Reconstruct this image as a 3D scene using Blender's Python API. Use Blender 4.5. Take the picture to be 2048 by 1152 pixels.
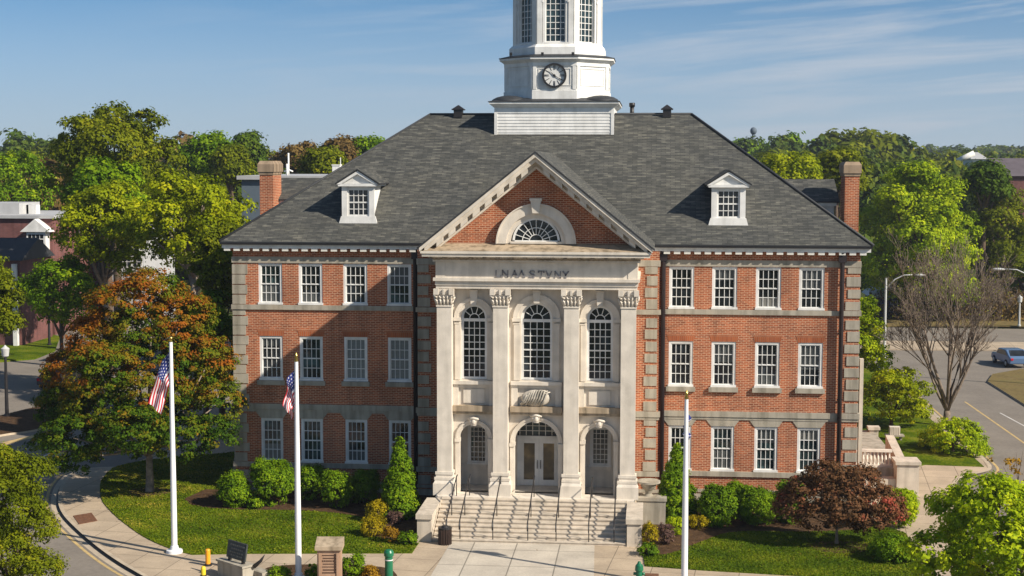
import bpy, bmesh, math, random
import numpy as np
from mathutils import Vector, Matrix
R = math.radians
sc = bpy.context.scene
for o in list(bpy.data.objects): bpy.data.objects.remove(o)
COL = sc.collection

# ------------------------------------------------------------------ camera
CX, CD, CH = 5.563, 73.653, 16.854
PSI, PIT, ROLL, FPX = 0.0941, 0.0847, 0.0016, 2965.6
fwd = Vector((-math.sin(PSI)*math.cos(PIT), math.cos(PSI)*math.cos(PIT), -math.sin(PIT)))
rgt = Vector((math.cos(PSI), math.sin(PSI), 0)); up = rgt.cross(fwd)
r2 = rgt*math.cos(ROLL)+up*math.sin(ROLL); u2 = up*math.cos(ROLL)-rgt*math.sin(ROLL)
camd = bpy.data.cameras.new('camera'); cam = bpy.data.objects.new('camera', camd); COL.objects.link(cam)
cam.matrix_world = Matrix(((r2.x,u2.x,-fwd.x,CX),(r2.y,u2.y,-fwd.y,-CD),(r2.z,u2.z,-fwd.z,CH),(0,0,0,1)))
camd.sensor_width = 36; camd.lens = 36*FPX/2048; camd.clip_end = 6000; camd.clip_start = .5
sc.camera = cam

# ------------------------------------------------------------------ sun, sky, exposure
SUN_AZ, SUN_EL = R(26), R(35)
sdir = Vector((math.cos(SUN_EL)*math.cos(SUN_AZ), -math.cos(SUN_EL)*math.sin(SUN_AZ), math.sin(SUN_EL)))
sl = bpy.data.lights.new('sun', 'SUN'); sl.energy = 4.9; sl.angle = R(.5); sl.color = (1, .91, .78)
so = bpy.data.objects.new('sun', sl); COL.objects.link(so); so.rotation_euler = sdir.to_track_quat('Z','Y').to_euler()
w = bpy.data.worlds.new('World'); sc.world = w; w.use_nodes = True
nt = w.node_tree; nt.nodes.clear()
def N(t, **k):
    n = nt.nodes.new(t)
    for a, b in k.items(): setattr(n, a, b)
    return n
L = lambda a, b: nt.links.new(a, b)
wo = N('ShaderNodeOutputWorld'); bg = N('ShaderNodeBackground'); bg.inputs[1].default_value = .06; L(bg.outputs[0], wo.inputs[0])
sky = N('ShaderNodeTexSky', sky_type='NISHITA', sun_disc=False, sun_elevation=SUN_EL, sun_rotation=math.atan2(sdir.x, sdir.y), altitude=50, air_density=1.0, dust_density=.6, ozone_density=2.5)
tc = N('ShaderNodeTexCoord')
# thin cirrus: noise over the direction, stretched along the horizon
sep = N('ShaderNodeSeparateXYZ'); L(tc.outputs['Generated'], sep.inputs[0])
def M(op, a, b=None, clamp=False):
    n = N('ShaderNodeMath', operation=op, use_clamp=clamp)
    for i, v in enumerate((a, b)):
        if v is None: continue
        if isinstance(v, (int, float)): n.inputs[i].default_value = v
        else: L(v, n.inputs[i])
    return n.outputs[0]
lift = M('MULTIPLY', sep.outputs['Z'], 1.75)
lift = M('ADD', lift, .055)
cvec = N('ShaderNodeCombineXYZ'); L(sep.outputs['X'], cvec.inputs[0]); L(sep.outputs['Y'], cvec.inputs[1]); L(lift, cvec.inputs[2])
nrm = N('ShaderNodeVectorMath', operation='NORMALIZE'); L(cvec.outputs[0], nrm.inputs[0]); L(nrm.outputs[0], sky.inputs[0])
tilt = M('ADD', sep.outputs['Z'], M('MULTIPLY', sep.outputs['X'], -.07))
c2 = N('ShaderNodeCombineXYZ'); L(M('MULTIPLY', sep.outputs['X'], 5.), c2.inputs[0]); L(M('MULTIPLY', sep.outputs['Y'], 5.), c2.inputs[1]); L(M('MULTIPLY', tilt, 62.), c2.inputs[2])
no = N('ShaderNodeTexNoise'); no.inputs['Scale'].default_value = 1.0; no.inputs['Detail'].default_value = 7; no.inputs['Roughness'].default_value = .55
try: no.inputs['Distortion'].default_value = .35
except Exception: pass
L(c2.outputs[0], no.inputs['Vector'])
rp = N('ShaderNodeValToRGB'); rp.color_ramp.elements[0].position = .47; rp.color_ramp.elements[1].position = .70; L(no.outputs['Fac'], rp.inputs[0])
side = M('ADD', M('MULTIPLY', sep.outputs['X'], 1.6), .6, True)
fac = M('MULTIPLY', M('MULTIPLY', rp.outputs[0], side), .8)
mx = N('ShaderNodeMixRGB'); tn = N('ShaderNodeMixRGB', blend_type='MULTIPLY'); tn.inputs[0].default_value = 1; tn.inputs[2].default_value = (.95, 1.27, 1.38, 1); L(sky.outputs[0], tn.inputs[1]); L(fac, mx.inputs[0]); L(tn.outputs[0], mx.inputs[1]); mx.inputs[2].default_value = (8.2, 8.3, 8.6, 1)
low = M('SUBTRACT', 1, M('MULTIPLY', M('ABSOLUTE', sep.outputs['Z']), 9.5), True)   # thin stratus veil near the horizon
mh = N('ShaderNodeMixRGB'); L(M('MULTIPLY', low, .85), mh.inputs[0]); L(mx.outputs[0], mh.inputs[1]); mh.inputs[2].default_value = (5.3, 5.95, 7.0, 1)
L(mh.outputs[0], bg.inputs[0])
sc.view_settings.view_transform = 'Standard'; sc.view_settings.look = 'None'; sc.view_settings.exposure = 0.5; sc.view_settings.gamma = 1
sc.render.engine = 'CYCLES'; sc.cycles.max_bounces = 6; sc.cycles.diffuse_bounces = 3; sc.cycles.transparent_max_bounces = 8

# ------------------------------------------------------------------ pixel (of the 2048 px photograph) -> place
def ray(px, py):
    X, Y = px-1024, py-576
    x = X*math.cos(ROLL)+Y*math.sin(ROLL); y = -X*math.sin(ROLL)+Y*math.cos(ROLL)
    return fwd + rgt*(x/FPX) - up*(y/FPX)
def G(px, py, z=0.0):
    d = ray(px, py); t = (z-CH)/d.z
    return Vector((CX, -CD, CH)) + d*t
def AT(px, py, Y):
    d = ray(px, py); t = (Y+CD)/d.y
    return Vector((CX, -CD, CH)) + d*t
def ppm(Y): return FPX/(CD+Y)

# ------------------------------------------------------------------ materials
def newmat(name):
    global nt
    m = bpy.data.materials.new(name); m.use_nodes = True; nt = m.node_tree; nt.nodes.clear()
    out = N('ShaderNodeOutputMaterial'); p = N('ShaderNodeBsdfPrincipled'); L(p.outputs[0], out.inputs[0])
    return m, p
def setp(p, rough=.6, spec=.3, metal=0):
    p.inputs['Roughness'].default_value = rough; p.inputs['Specular IOR Level'].default_value = spec; p.inputs['Metallic'].default_value = metal
def noise(scale, detail=4, vec=None, rough=.55, sc3=None):
    n = N('ShaderNodeTexNoise'); n.inputs['Scale'].default_value = scale; n.inputs['Detail'].default_value = detail; n.inputs['Roughness'].default_value = rough
    if vec is None: vec = N('ShaderNodeNewGeometry').outputs['Position']
    if sc3:
        mp = N('ShaderNodeMapping'); mp.inputs['Scale'].default_value = sc3; L(vec, mp.inputs[0]); vec = mp.outputs[0]
    L(vec, n.inputs['Vector']); return n.outputs['Fac']
def ramp(f, stops):
    r = N('ShaderNodeValToRGB'); e = r.color_ramp.elements
    while len(e) < len(stops): e.new(.5)
    for i, (p, c) in enumerate(stops): e[i].position = p; e[i].color = (*c, 1) if len(c) == 3 else c
    L(f, r.inputs[0]); return r.outputs[0]
def mixc(f, a, b, mode='MIX'):
    n = N('ShaderNodeMixRGB', blend_type=mode)
    for i, v in enumerate((f, a, b)):
        if isinstance(v, (int, float)): n.inputs[i].default_value = v
        elif isinstance(v, tuple): n.inputs[i].default_value = (*v, 1)
        else: L(v, n.inputs[i])
    return n.outputs[0]
def bump(p, h, s=.3, d=.02):
    b = N('ShaderNodeBump'); b.inputs['Strength'].default_value = s; b.inputs['Distance'].default_value = d; L(h, b.inputs['Height']); L(b.outputs[0], p.inputs['Normal'])
def sc_(c, k): return tuple(min(1, v*k) for v in c)

def m_plain(name, c, rough=.6, spec=.3, var=.15, scale=2.0, metal=0, bmp=0):
    m, p = newmat(name); setp(p, rough, spec, metal)
    f = noise(scale, 5)
    L(ramp(f, [(.3, sc_(c, 1-var)), (.7, sc_(c, 1+var))]), p.inputs['Base Color'])
    if bmp: bump(p, noise(scale*6, 4), bmp)
    return m
def m_brick(name, c1, c2, mortar, bw=.29, rh=.098, ms=.016):
    m, p = newmat(name); setp(p, .85, .15)
    g = N('ShaderNodeNewGeometry'); s = N('ShaderNodeSeparateXYZ'); L(g.outputs['Position'], s.inputs[0])
    c = N('ShaderNodeCombineXYZ'); L(M('ADD', s.outputs['X'], s.outputs['Y']), c.inputs[0]); L(s.outputs['Z'], c.inputs[1])
    b = N('ShaderNodeTexBrick'); L(c.outputs[0], b.inputs['Vector'])
    for k, v in (('Scale', 1), ('Brick Width', bw), ('Row Height', rh), ('Mortar Size', ms), ('Mortar Smooth', .4), ('Bias', -.1)): b.inputs[k].default_value = v
    b.inputs['Color1'].default_value = (*c1, 1); b.inputs['Color2'].default_value = (*c2, 1); b.inputs['Mortar'].default_value = (*mortar, 1)
    f = noise(.55, 6)
    col = mixc(1, b.outputs['Color'], ramp(f, [(.3, (.74, .72, .72)), (.5, (1, 1, 1)), (.72, (1.15, 1.1, 1.05))]), 'MULTIPLY')
    f2 = noise(1.0, 4, sc3=(2.2, 2.2, .16))
    col = mixc(1, col, ramp(f2, [(.34, (.8, .8, .8)), (.55, (1, 1, 1))]), 'MULTIPLY')
    L(col, p.inputs['Base Color']); bump(p, b.outputs['Fac'], -.35, .02)
    return m
def m_stone(name, c, stain=.35, warm=(.5, .38, .25), bmp=.25):
    m, p = newmat(name); setp(p, .8, .2)
    base = ramp(noise(1.6, 6), [(.3, sc_(c, .84)), (.7, sc_(c, 1.08))])
    st = noise(1.0, 5, sc3=(3., 3., .22))
    col = mixc(1, base, ramp(st, [(.33, (1-stain, 1-stain, 1-stain*1.05)), (.55, (1, 1, 1))]), 'MULTIPLY')
    blot = ramp(noise(.8, 5), [(.58, (0, 0, 0)), (.78, (.55, .55, .55))])
    col = mixc(blot, col, sc_(warm, .75))
    L(col, p.inputs['Base Color']); bump(p, noise(14, 5), bmp, .02)
    return m
def m_roof(name, ca, cb, rh=.17):
    m, p = newmat(name); setp(p, .78, .25)
    g = N('ShaderNodeNewGeometry'); s = N('ShaderNodeSeparateXYZ'); L(g.outputs['Position'], s.inputs[0])
    sn = N('ShaderNodeSeparateXYZ'); L(g.outputs['True Normal'], sn.inputs[0])
    side = M('GREATER_THAN', M('ABSOLUTE', sn.outputs['X']), .45)
    u = M('ADD', M('MULTIPLY', s.outputs['Y'], side), M('MULTIPLY', s.outputs['X'], M('SUBTRACT', 1, side)))
    c = N('ShaderNodeCombineXYZ'); L(u, c.inputs[0]); L(M('MULTIPLY', s.outputs['Z'], 1.65), c.inputs[1])
    b = N('ShaderNodeTexBrick'); L(c.outputs[0], b.inputs['Vector'])
    for k, v in (('Scale', 1), ('Brick Width', .5), ('Row Height', rh), ('Mortar Size', .012), ('Mortar Smooth', .3), ('Bias', -.25)): b.inputs[k].default_value = v
    b.inputs['Color1'].default_value = (*ca, 1); b.inputs['Color2'].default_value = (*cb, 1); b.inputs['Mortar'].default_value = (*sc_(ca, .55), 1)
    c3 = N('ShaderNodeCombineXYZ'); L(M('MULTIPLY', u, 2.0), c3.inputs[0]); L(M('MULTIPLY', s.outputs['Z'], 11.), c3.inputs[1])
    f = noise(1.0, 4, c3.outputs[0])
    col = mixc(1, b.outputs['Color'], ramp(f, [(.33, (.72, .72, .74)), (.52, (1, 1, 1)), (.66, (1.55, 1.5, 1.4))]), 'MULTIPLY')
    col = mixc(1, col, ramp(noise(.35, 5), [(.3, (.85, .87, .9)), (.7, (1.12, 1.1, 1.05))]), 'MULTIPLY')
    L(col, p.inputs['Base Color']); bump(p, b.outputs['Fac'], -.3, .02)
    return m
def m_leaf(name, stops, trans=.35, rough=.6, k=(2.9, 2.6, .5)):
    global nt
    m = bpy.data.materials.new(name); m.use_nodes = True; nt = m.node_tree; nt.nodes.clear()
    out = N('ShaderNodeOutputMaterial'); p = N('ShaderNodeBsdfPrincipled'); setp(p, rough, .06)
    a = N('ShaderNodeAttribute', attribute_name='leafval')
    stops = [(p_, (min(1, c_[0]*k[0]), min(1, c_[1]*k[1]), c_[2]*k[2])) for p_, c_ in stops]
    col = ramp(a.outputs['Fac'], stops); L(col, p.inputs['Base Color'])
    t = N('ShaderNodeBsdfTranslucent'); L(mixc(1, col, (1.0, 1.05, .45), 'MULTIPLY'), t.inputs[0])
    mix = N('ShaderNodeMixShader'); mix.inputs[0].default_value = trans; L(p.outputs[0], mix.inputs[1]); L(t.outputs[0], mix.inputs[2]); L(mix.outputs[0], out.inputs[0])
    return m
def m_glass(name, c=(.012, .015, .018), rough=.04):
    m, p = newmat(name); setp(p, rough, .55)
    f = noise(1.3, 2)
    L(ramp(f, [(.35, sc_(c, .4)), (.55, sc_(c, 1.2)), (.72, sc_(c, 3.2))]), p.inputs['Base Color'])
    bump(p, noise(2.2, 2), .12, .03)
    return m
def m_blind(name):
    m, p = newmat(name); setp(p, .25, .5)
    g = N('ShaderNodeNewGeometry'); s = N('ShaderNodeSeparateXYZ'); L(g.outputs['Position'], s.inputs[0])
    wv = M('FRACT', M('MULTIPLY', s.outputs['Z'], 14.))
    L(mixc(wv, (.10, .12, .12), (.22, .25, .25)), p.inputs['Base Color'])
    return m
def m_ground(name, stops, scale, scale2, rough=.9, bmp=.3, mul=None):
    m, p = newmat(name); setp(p, rough, .04)
    f = M('ADD', M('MULTIPLY', noise(scale, 6), .55), M('MULTIPLY', noise(scale2, 5), .45))
    col = ramp(f, stops)
    if mul:
        col = mixc(1, col, ramp(noise(mul[0], 4), [(.35, (mul[1],)*3), (.6, (1, 1, 1))]), 'MULTIPLY')
    L(col, p.inputs['Base Color']); bump(p, noise(scale2, 5), bmp, .05)
    return m
def m_paving(name, c, bw, rh, joint=.02, off=0.0, rot=0, var=.1):
    m, p = newmat(name); setp(p, .85, .2)
    g = N('ShaderNodeNewGeometry'); mp = N('ShaderNodeMapping'); mp.inputs['Rotation'].default_value = (0, 0, rot); mp.inputs['Location'].default_value = (.25, .1, 0)
    L(g.outputs['Position'], mp.inputs[0])
    b = N('ShaderNodeTexBrick', offset=off); L(mp.outputs[0], b.inputs['Vector'])
    for k, v in (('Scale', 1), ('Brick Width', bw), ('Row Height', rh), ('Mortar Size', joint), ('Mortar Smooth', .2)): b.inputs[k].default_value = v
    b.inputs['Color1'].default_value = (*sc_(c, 1-var), 1); b.inputs['Color2'].default_value = (*sc_(c, 1+var), 1); b.inputs['Mortar'].default_value = (*sc_(c, .45), 1)
    col = mixc(1, b.outputs['Color'], ramp(noise(.7, 6), [(.3, (.82, .81, .8)), (.65, (1.08, 1.07, 1.05))]), 'MULTIPLY')
    col = mixc(1, col, ramp(noise(9, 4), [(.3, (.9, .9, .9)), (.7, (1.06, 1.06, 1.06))]), 'MULTIPLY')
    L(col, p.inputs['Base Color']); return m

MT = {}
MT['brick'] = m_brick('red_brick', (.43, .112, .042), (.20, .046, .02), (.54, .34, .22), bw=.26, rh=.088, ms=.017)
MT['brick_o'] = m_brick('orange_brick', (.42, .12, .045), (.33, .085, .035), (.36, .2, .12), bw=.1, rh=.36, ms=.012)
MT['brick_dk'] = m_brick('dark_brick', (.23, .085, .072), (.17, .065, .056), (.14, .1, .1))
MT['stone'] = m_stone('grey_stone', (.40, .36, .29), .35)
MT['stone_lt'] = m_stone('limestone', (.70, .63, .535), .15, (.55, .45, .33), .12)
MT['stone_ledge'] = m_stone('weathered_stone', (.42, .33, .23), .5, (.22, .15, .09))
MT['stone_step'] = m_stone('step_stone', (.60, .52, .42), .25, (.45, .35, .25), .1)
MT['white'] = m_stone('white_paint', (.76, .75, .72), .13, (.62, .58, .5), .05)
MT['cream'] = m_plain('cream_paint', (.68, .66, .6), .5, .3, .08, 1.2)
MT['roof'] = m_roof('slate_shingles', (.062, .063, .058), (.13, .127, .112), rh=.13)
MT['roof_dk'] = m_plain('dark_roofing', (.035, .037, .04), .6, .3)
MT['dark'] = m_plain('dark_metal', (.018, .016, .016), .45, .5)
MT['pipe'] = m_plain('dark_downpipe', (.022, .015, .016), .5, .4)
MT['glass'] = m_glass('window_glass')
MT['glass2'] = m_glass('teal_window_glass', (.02, .035, .036))
MT['blind'] = m_blind('blinds_behind_glass')
MT['door_glass'] = m_glass('door_glass', (.07, .05, .022), .15)
MT['brass'] = m_plain('brass', (.5, .36, .1), .3, .5, metal=1)
MT['asphalt'] = m_ground('asphalt', [(.3, (.175, .152, .128)), (.7, (.26, .228, .19))], .35, 5, .9, .2)
MT['walk'] = m_paving('tan_concrete', (.45, .36, .26), 1.8, 1.8, .02, 0, .1, .06)
MT['paver'] = m_paving('pale_concrete', (.52, .465, .385), 1.9, 2.6, .03, 0, 0, .05)
MT['kerb'] = m_plain('kerb_concrete', (.46, .38, .28), .85, .2, .15, 2)
MT['paint_y'] = m_plain('road_paint_yellow', (.50, .36, .16), .8, .2, .2, 3)
MT['paint_w'] = m_plain('road_paint_white', (.55, .52, .48), .8, .2, .15, 3)
MT['lawn'] = m_ground('lawn_grass', [(.36, (.022, .042, .002)), (.46, (.058, .095, .003)), (.53, (.10, .135, .005)), (.60, (.165, .17, .015)), (.69, (.30, .23, .06))], .42, 7.5, .95, 1.0)
MT['verge'] = m_ground('dry_verge', [(.35, (.10, .08, .035)), (.5, (.19, .14, .06)), (.68, (.13, .12, .04))], .5, 4, .95, .5)
MT['mulch'] = m_ground('mulch', [(.35, (.04, .025, .015)), (.6, (.105, .062, .034)), (.75, (.21, .13, .065))], 2.5, 11, .95, .8)
MT['earth'] = m_ground('ground_cover', [(.35, (.035, .05, .014)), (.6, (.07, .08, .025)), (.75, (.11, .09, .04))], .05, .6, .95, .4)
MT['bark'] = m_plain('bark', (.12, .085, .06), .9, .1, .35, 5, bmp=.5)
MT['bark_lt'] = m_plain('pale_bark', (.27, .215, .17), .9, .1, .3, 5, bmp=.4)
MT['bark_mid'] = m_plain('grey_brown_bark', (.19, .15, .115), .9, .1, .3, 5, bmp=.4)
MT['pole'] = m_plain('white_pole', (.8, .8, .8), .35, .4, .03)
MT['green_paint'] = m_plain('green_paint', (.01, .14, .065), .35, .5, .1)
MT['orange_paint'] = m_plain('orange_paint', (.85, .36, .02), .45, .4, .06)
MT['yellow_paint'] = m_plain('yellow_paint', (.75, .55, .03), .45, .4, .06)
MT['redstone'] = m_stone('red_sandstone', (.42, .27, .18), .2, (.4, .25, .15))
MT['red_dk'] = m_plain('dark_groove', (.06, .035, .025), .9, .1)
MT['plaque'] = m_plain('slate_plaque', (.045, .05, .047), .5, .4, .3, 6)
MT['plaque_lt'] = m_plain('plaque_letters', (.13, .14, .13), .5, .4, .2, 6)
MT['bin'] = m_plain('brown_bin', (.05, .03, .022), .5, .4, .2)
MT['grate'] = m_plain('rust_plate', (.16, .075, .04), .8, .3, .3, 8)
MT['cap_stone'] = m_stone('chimney_stone', (.34, .25, .17), .4, (.2, .14, .09))
MT['galv'] = m_plain('galvanised_steel', (.5, .5, .48), .4, .5, .08)
MT['flag_r'] = m_plain('flag_red', (.5, .015, .03), .8, .1, .05)
MT['flag_w'] = m_plain('flag_white', (.75, .72, .72), .8, .1, .04)
MT['flag_b'] = m_plain('flag_blue', (.03, .04, .16), .8, .1, .05)
MT['flag_d'] = m_plain('flag_dark', (.05, .06, .12), .8, .1, .3, 3)
MT['letter'] = m_plain('dark_letters', (.20, .19, .195), .7, .2, .3, 8)
MT['relief'] = m_stone('carved_stone', (.58, .53, .45), .4, (.3, .24, .17), .2)
MT['car_blue'] = m_plain('blue_car_paint', (.10, .17, .30), .25, .5, .03)
MT['car_white'] = m_plain('white_car_paint', (.75, .75, .74), .25, .5, .03)
MT['car_dark'] = m_plain('dark_car_paint', (.03, .035, .045), .25, .5, .03)
MT['car_silver'] = m_plain('silver_car_paint', (.45, .45, .46), .25, .5, .03)
MT['tyre'] = m_plain('tyre_rubber', (.015, .015, .015), .85, .2)
MT['metal_roof'] = m_plain('pale_flat_roof', (.42, .42, .42), .6, .3, .1, 1)
MT['purple_roof'] = m_plain('mauve_roof', (.12, .10, .11), .8, .2, .15, 1)
MT['blue_wall'] = m_plain('blue_panel', (.02, .03, .12), .6, .3, .15)
MT['greyblue'] = m_plain('blue_grey_cladding', (.10, .13, .16), .7, .3, .1)
MT['red_wall'] = m_plain('bright_red_wall', (.38, .045, .03), .7, .2, .15)
# foliage
GREEN = [(0, (.010, .026, .005)), (.45, (.042, .085, .010)), (.8, (.085, .135, .014)), (1, (.13, .17, .02))]
LF = {
 'green': m_leaf('green_leaves', GREEN),
 'lime': m_leaf('lime_leaves', [(0, (.03, .06, .006)), (.45, (.10, .15, .014)), (.8, (.165, .21, .022)), (1, (.23, .26, .04))]),
 'yellow': m_leaf('yellow_green_leaves', [(0, (.035, .045, .006)), (.4, (.105, .115, .012)), (.8, (.185, .175, .018)), (1, (.27, .23, .03))], k=(2.1, 2.35, .4)),
 'olive': m_leaf('olive_leaves', [(0, (.022, .03, .006)), (.5, (.072, .082, .013)), (.85, (.125, .125, .02)), (1, (.18, .15, .03))], k=(1.95, 2.1, .45)),
 'maple': m_leaf('turning_maple_leaves', [(0, (.016, .036, .006)), (.28, (.048, .085, .010)), (.5, (.088, .10, .014)), (.64, (.13, .10, .016)), (.8, (.185, .085, .018)), (1, (.24, .068, .02))], .3, k=(1.38, 1.5, .55)),
 'red': m_leaf('dark_red_leaves', [(0, (.03, .018, .010)), (.4, (.085, .045, .026)), (.8, (.16, .075, .048)), (1, (.24, .05, .04))], .2, k=(1.3, 1.25, .9)),
 'shrub': m_leaf('shrub_leaves', [(0, (.012, .03, .005)), (.5, (.045, .088, .012)), (1, (.10, .145, .022))], .25),
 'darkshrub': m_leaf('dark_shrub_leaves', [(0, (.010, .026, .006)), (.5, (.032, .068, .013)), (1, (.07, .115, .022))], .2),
 'gold': m_leaf('golden_leaves', [(0, (.10, .09, .008)), (.5, (.26, .22, .015)), (1, (.42, .33, .03))], .3, k=(1.3, 1.2, .5)),
 'rust': m_leaf('rust_leaves', [(0, (.10, .055, .012)), (.5, (.22, .13, .022)), (1, (.32, .2, .03))], .3, k=(1.4, 1.3, .6)),
 'plum': m_leaf('plum_leaves', [(0, (.04, .022, .022)), (.5, (.10, .058, .052)), (1, (.17, .105, .09))], .2, k=(1.2, 1.2, 1.1)),
 'fargreen': m_leaf('distant_leaves', [(0, (.012, .024, .008)), (.5, (.036, .060, .016)), (.8, (.07, .085, .02)), (1, (.10, .10, .03))], .3, k=(2.2, 2.1, .9)),
 'grass': m_leaf('grass_blades', [(0, (.02, .045, .004)), (.4, (.06, .10, .006)), (.7, (.115, .145, .012)), (.9, (.2, .18, .04)), (1, (.3, .23, .08))], .2, k=(1.35, 1.3, .6)),
 'brown': m_leaf('brown_leaves', [(0, (.045, .03, .016)), (.5, (.10, .068, .032)), (1, (.16, .115, .05))], .25, k=(1.6, 1.5, 1.)),
 'bluegreen': m_leaf('deep_green_leaves', [(0, (.008, .02, .008)), (.5, (.026, .05, .018)), (1, (.055, .08, .024))], .25),
}

# ------------------------------------------------------------------ mesh builder
class MB:
    def __init__(s): s.v = []; s.f = []; s.m = []; s.sm = []
    def face(s, pts, m=0, smooth=False):
        i = len(s.v); s.v += [tuple(p) for p in pts]; s.f.append(tuple(range(i, i+len(pts)))); s.m.append(m); s.sm.append(smooth); return s
    def idx(s, vs, fs, m=0, smooth=False):
        i = len(s.v); s.v += [tuple(p) for p in vs]
        for f in fs: s.f.append(tuple(i+k for k in f)); s.m.append(m); s.sm.append(smooth)
        return s
    def box(s, x0, x1, y0, y1, z0, z1, m=0):
        v = [(x0,y0,z0),(x1,y0,z0),(x1,y1,z0),(x0,y1,z0),(x0,y0,z1),(x1,y0,z1),(x1,y1,z1),(x0,y1,z1)]
        return s.idx(v, [(0,3,2,1),(4,5,6,7),(0,1,5,4),(1,2,6,5),(2,3,7,6),(3,0,4,7)], m)
    def hexa(s, lo, hi, m=0):   # lo, hi: 4 points each, counter-clockwise from above
        return s.idx(list(lo)+list(hi), [(0,3,2,1),(4,5,6,7),(0,1,5,4),(1,2,6,5),(2,3,7,6),(3,0,4,7)], m)
    def prism_y(s, poly, y0, y1, m=0):   # polygon of (x,z), counter-clockwise seen from -y
        n = len(poly); v = [(x, y0, z) for x, z in poly]+[(x, y1, z) for x, z in poly]
        return s.idx(v, [tuple(range(n)), tuple(range(2*n-1, n-1, -1))]+[(i, n+i, n+(i+1)%n, (i+1)%n) for i in range(n)], m)
    def prism_z(s, poly, z0, z1, m=0, mside=None):   # polygon of (x,y), counter-clockwise from above
        n = len(poly); v = [(x, y, z0) for x, y in poly]+[(x, y, z1) for x, y in poly]
        s.idx(v, [tuple(range(n-1, -1, -1)), tuple(range(n, 2*n))], m)
        return s.idx(v, [(i, (i+1)%n, n+(i+1)%n, n+i) for i in range(n)], m if mside is None else mside)
    def prism_x(s, poly, x0, x1, m=0):   # polygon of (y,z), counter-clockwise seen from +x
        n = len(poly); v = [(x0, y, z) for y, z in poly]+[(x1, y, z) for y, z in poly]
        return s.idx(v, [tuple(range(n-1, -1, -1)), tuple(range(n, 2*n))]+[(i, (i+1)%n, n+(i+1)%n, n+i) for i in range(n)], m)
    def ngon(s, cx, cy, r0, r1, z0, z1, n=8, m=0, rot=None, caps=True, smooth=False):
        rot = math.pi/n if rot is None else rot
        a = [rot+2*math.pi*i/n for i in range(n)]
        v = [(cx+r0*math.cos(t), cy+r0*math.sin(t), z0) for t in a]+[(cx+r1*math.cos(t), cy+r1*math.sin(t), z1) for t in a]
        if caps: s.idx(v, [tuple(range(n-1, -1, -1)), tuple(range(n, 2*n))], m)
        return s.idx(v, [(i, (i+1)%n, n+(i+1)%n, n+i) for i in range(n)], m, smooth)
    def lathe(s, cx, cy, prof, n=16, m=0):
        for (r0, z0), (r1, z1) in zip(prof, prof[1:]): s.ngon(cx, cy, max(r0, 1e-4), max(r1, 1e-4), z0, z1, n, m, 0, False, True)
        return s
    def tube(s, pts, rad, n=6, m=0):
        pts = [Vector(p) for p in pts]; rings = []
        for i, p in enumerate(pts):
            d = (pts[min(i+1, len(pts)-1)]-pts[max(i-1, 0)]).normalized()
            a = d.cross(Vector((0, 0, 1))) if abs(d.z) < .95 else d.cross(Vector((1, 0, 0)))
            a.normalize(); b = d.cross(a); r = rad[i] if isinstance(rad, (list, tuple)) else rad
            rings.append([p+(a*math.cos(2*math.pi*k/n)+b*math.sin(2*math.pi*k/n))*r for k in range(n)])
        v = [q for ring in rings for q in ring]; f = []
        for i in range(len(pts)-1):
            for k in range(n): f.append((i*n+k, (i+1)*n+k, (i+1)*n+(k+1)%n, i*n+(k+1)%n))
        f.append(tuple(range(n))); f.append(tuple(range(len(v)-1, len(v)-1-n, -1)))
        return s.idx(v, f, m, True)
    def sphere(s, c, r, m=0, n=10):
        rr = r if isinstance(r, tuple) else (r, r, r); v = []; f = []
        for i in range(n+1):
            t = math.pi*i/n
            for k in range(n*2):
                a = math.pi*k/n; v.append((c[0]+rr[0]*math.sin(t)*math.cos(a), c[1]+rr[1]*math.sin(t)*math.sin(a), c[2]+rr[2]*math.cos(t)))
        for i in range(n):
            for k in range(2*n): f.append((i*2*n+k, (i+1)*2*n+k, (i+1)*2*n+(k+1)%(2*n), i*2*n+(k+1)%(2*n)))
        return s.idx(v, f, m, True)
    def arch_ring(s, cx, zs, ri, ro, y0, y1, m=0, n=20, a0=0, a1=math.pi):
        for i in range(n):
            t0 = a0+(a1-a0)*i/n; t1 = a0+(a1-a0)*(i+1)/n
            q = [(cx+r*math.cos(t), zs+r*math.sin(t)) for r, t in ((ri, t1), (ri, t0), (ro, t0), (ro, t1))]
            s.face([(x, y0, z) for x, z in q], m); s.face([(q[0][0], y0, q[0][1]), (q[0][0], y1, q[0][1]), (q[1][0], y1, q[1][1]), (q[1][0], y0, q[1][1])][::-1], m)
            s.face([(q[2][0], y0, q[2][1]), (q[2][0], y1, q[2][1]), (q[3][0], y1, q[3][1]), (q[3][0], y0, q[3][1])][::-1], m)
        for t in (a0, a1):
            s.face([(cx+ri*math.cos(t), y0, zs+ri*math.sin(t)), (cx+ro*math.cos(t), y0, zs+ro*math.sin(t)), (cx+ro*math.cos(t), y1, zs+ro*math.sin(t)), (cx+ri*math.cos(t), y1, zs+ri*math.sin(t))], m)
        return s
    def half_disc(s, cx, zs, r, y, m=0, n=24):
        return s.face([(cx+r*math.cos(math.pi*i/n), y, zs+r*math.sin(math.pi*i/n)) for i in range(n+1)], m)
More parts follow.
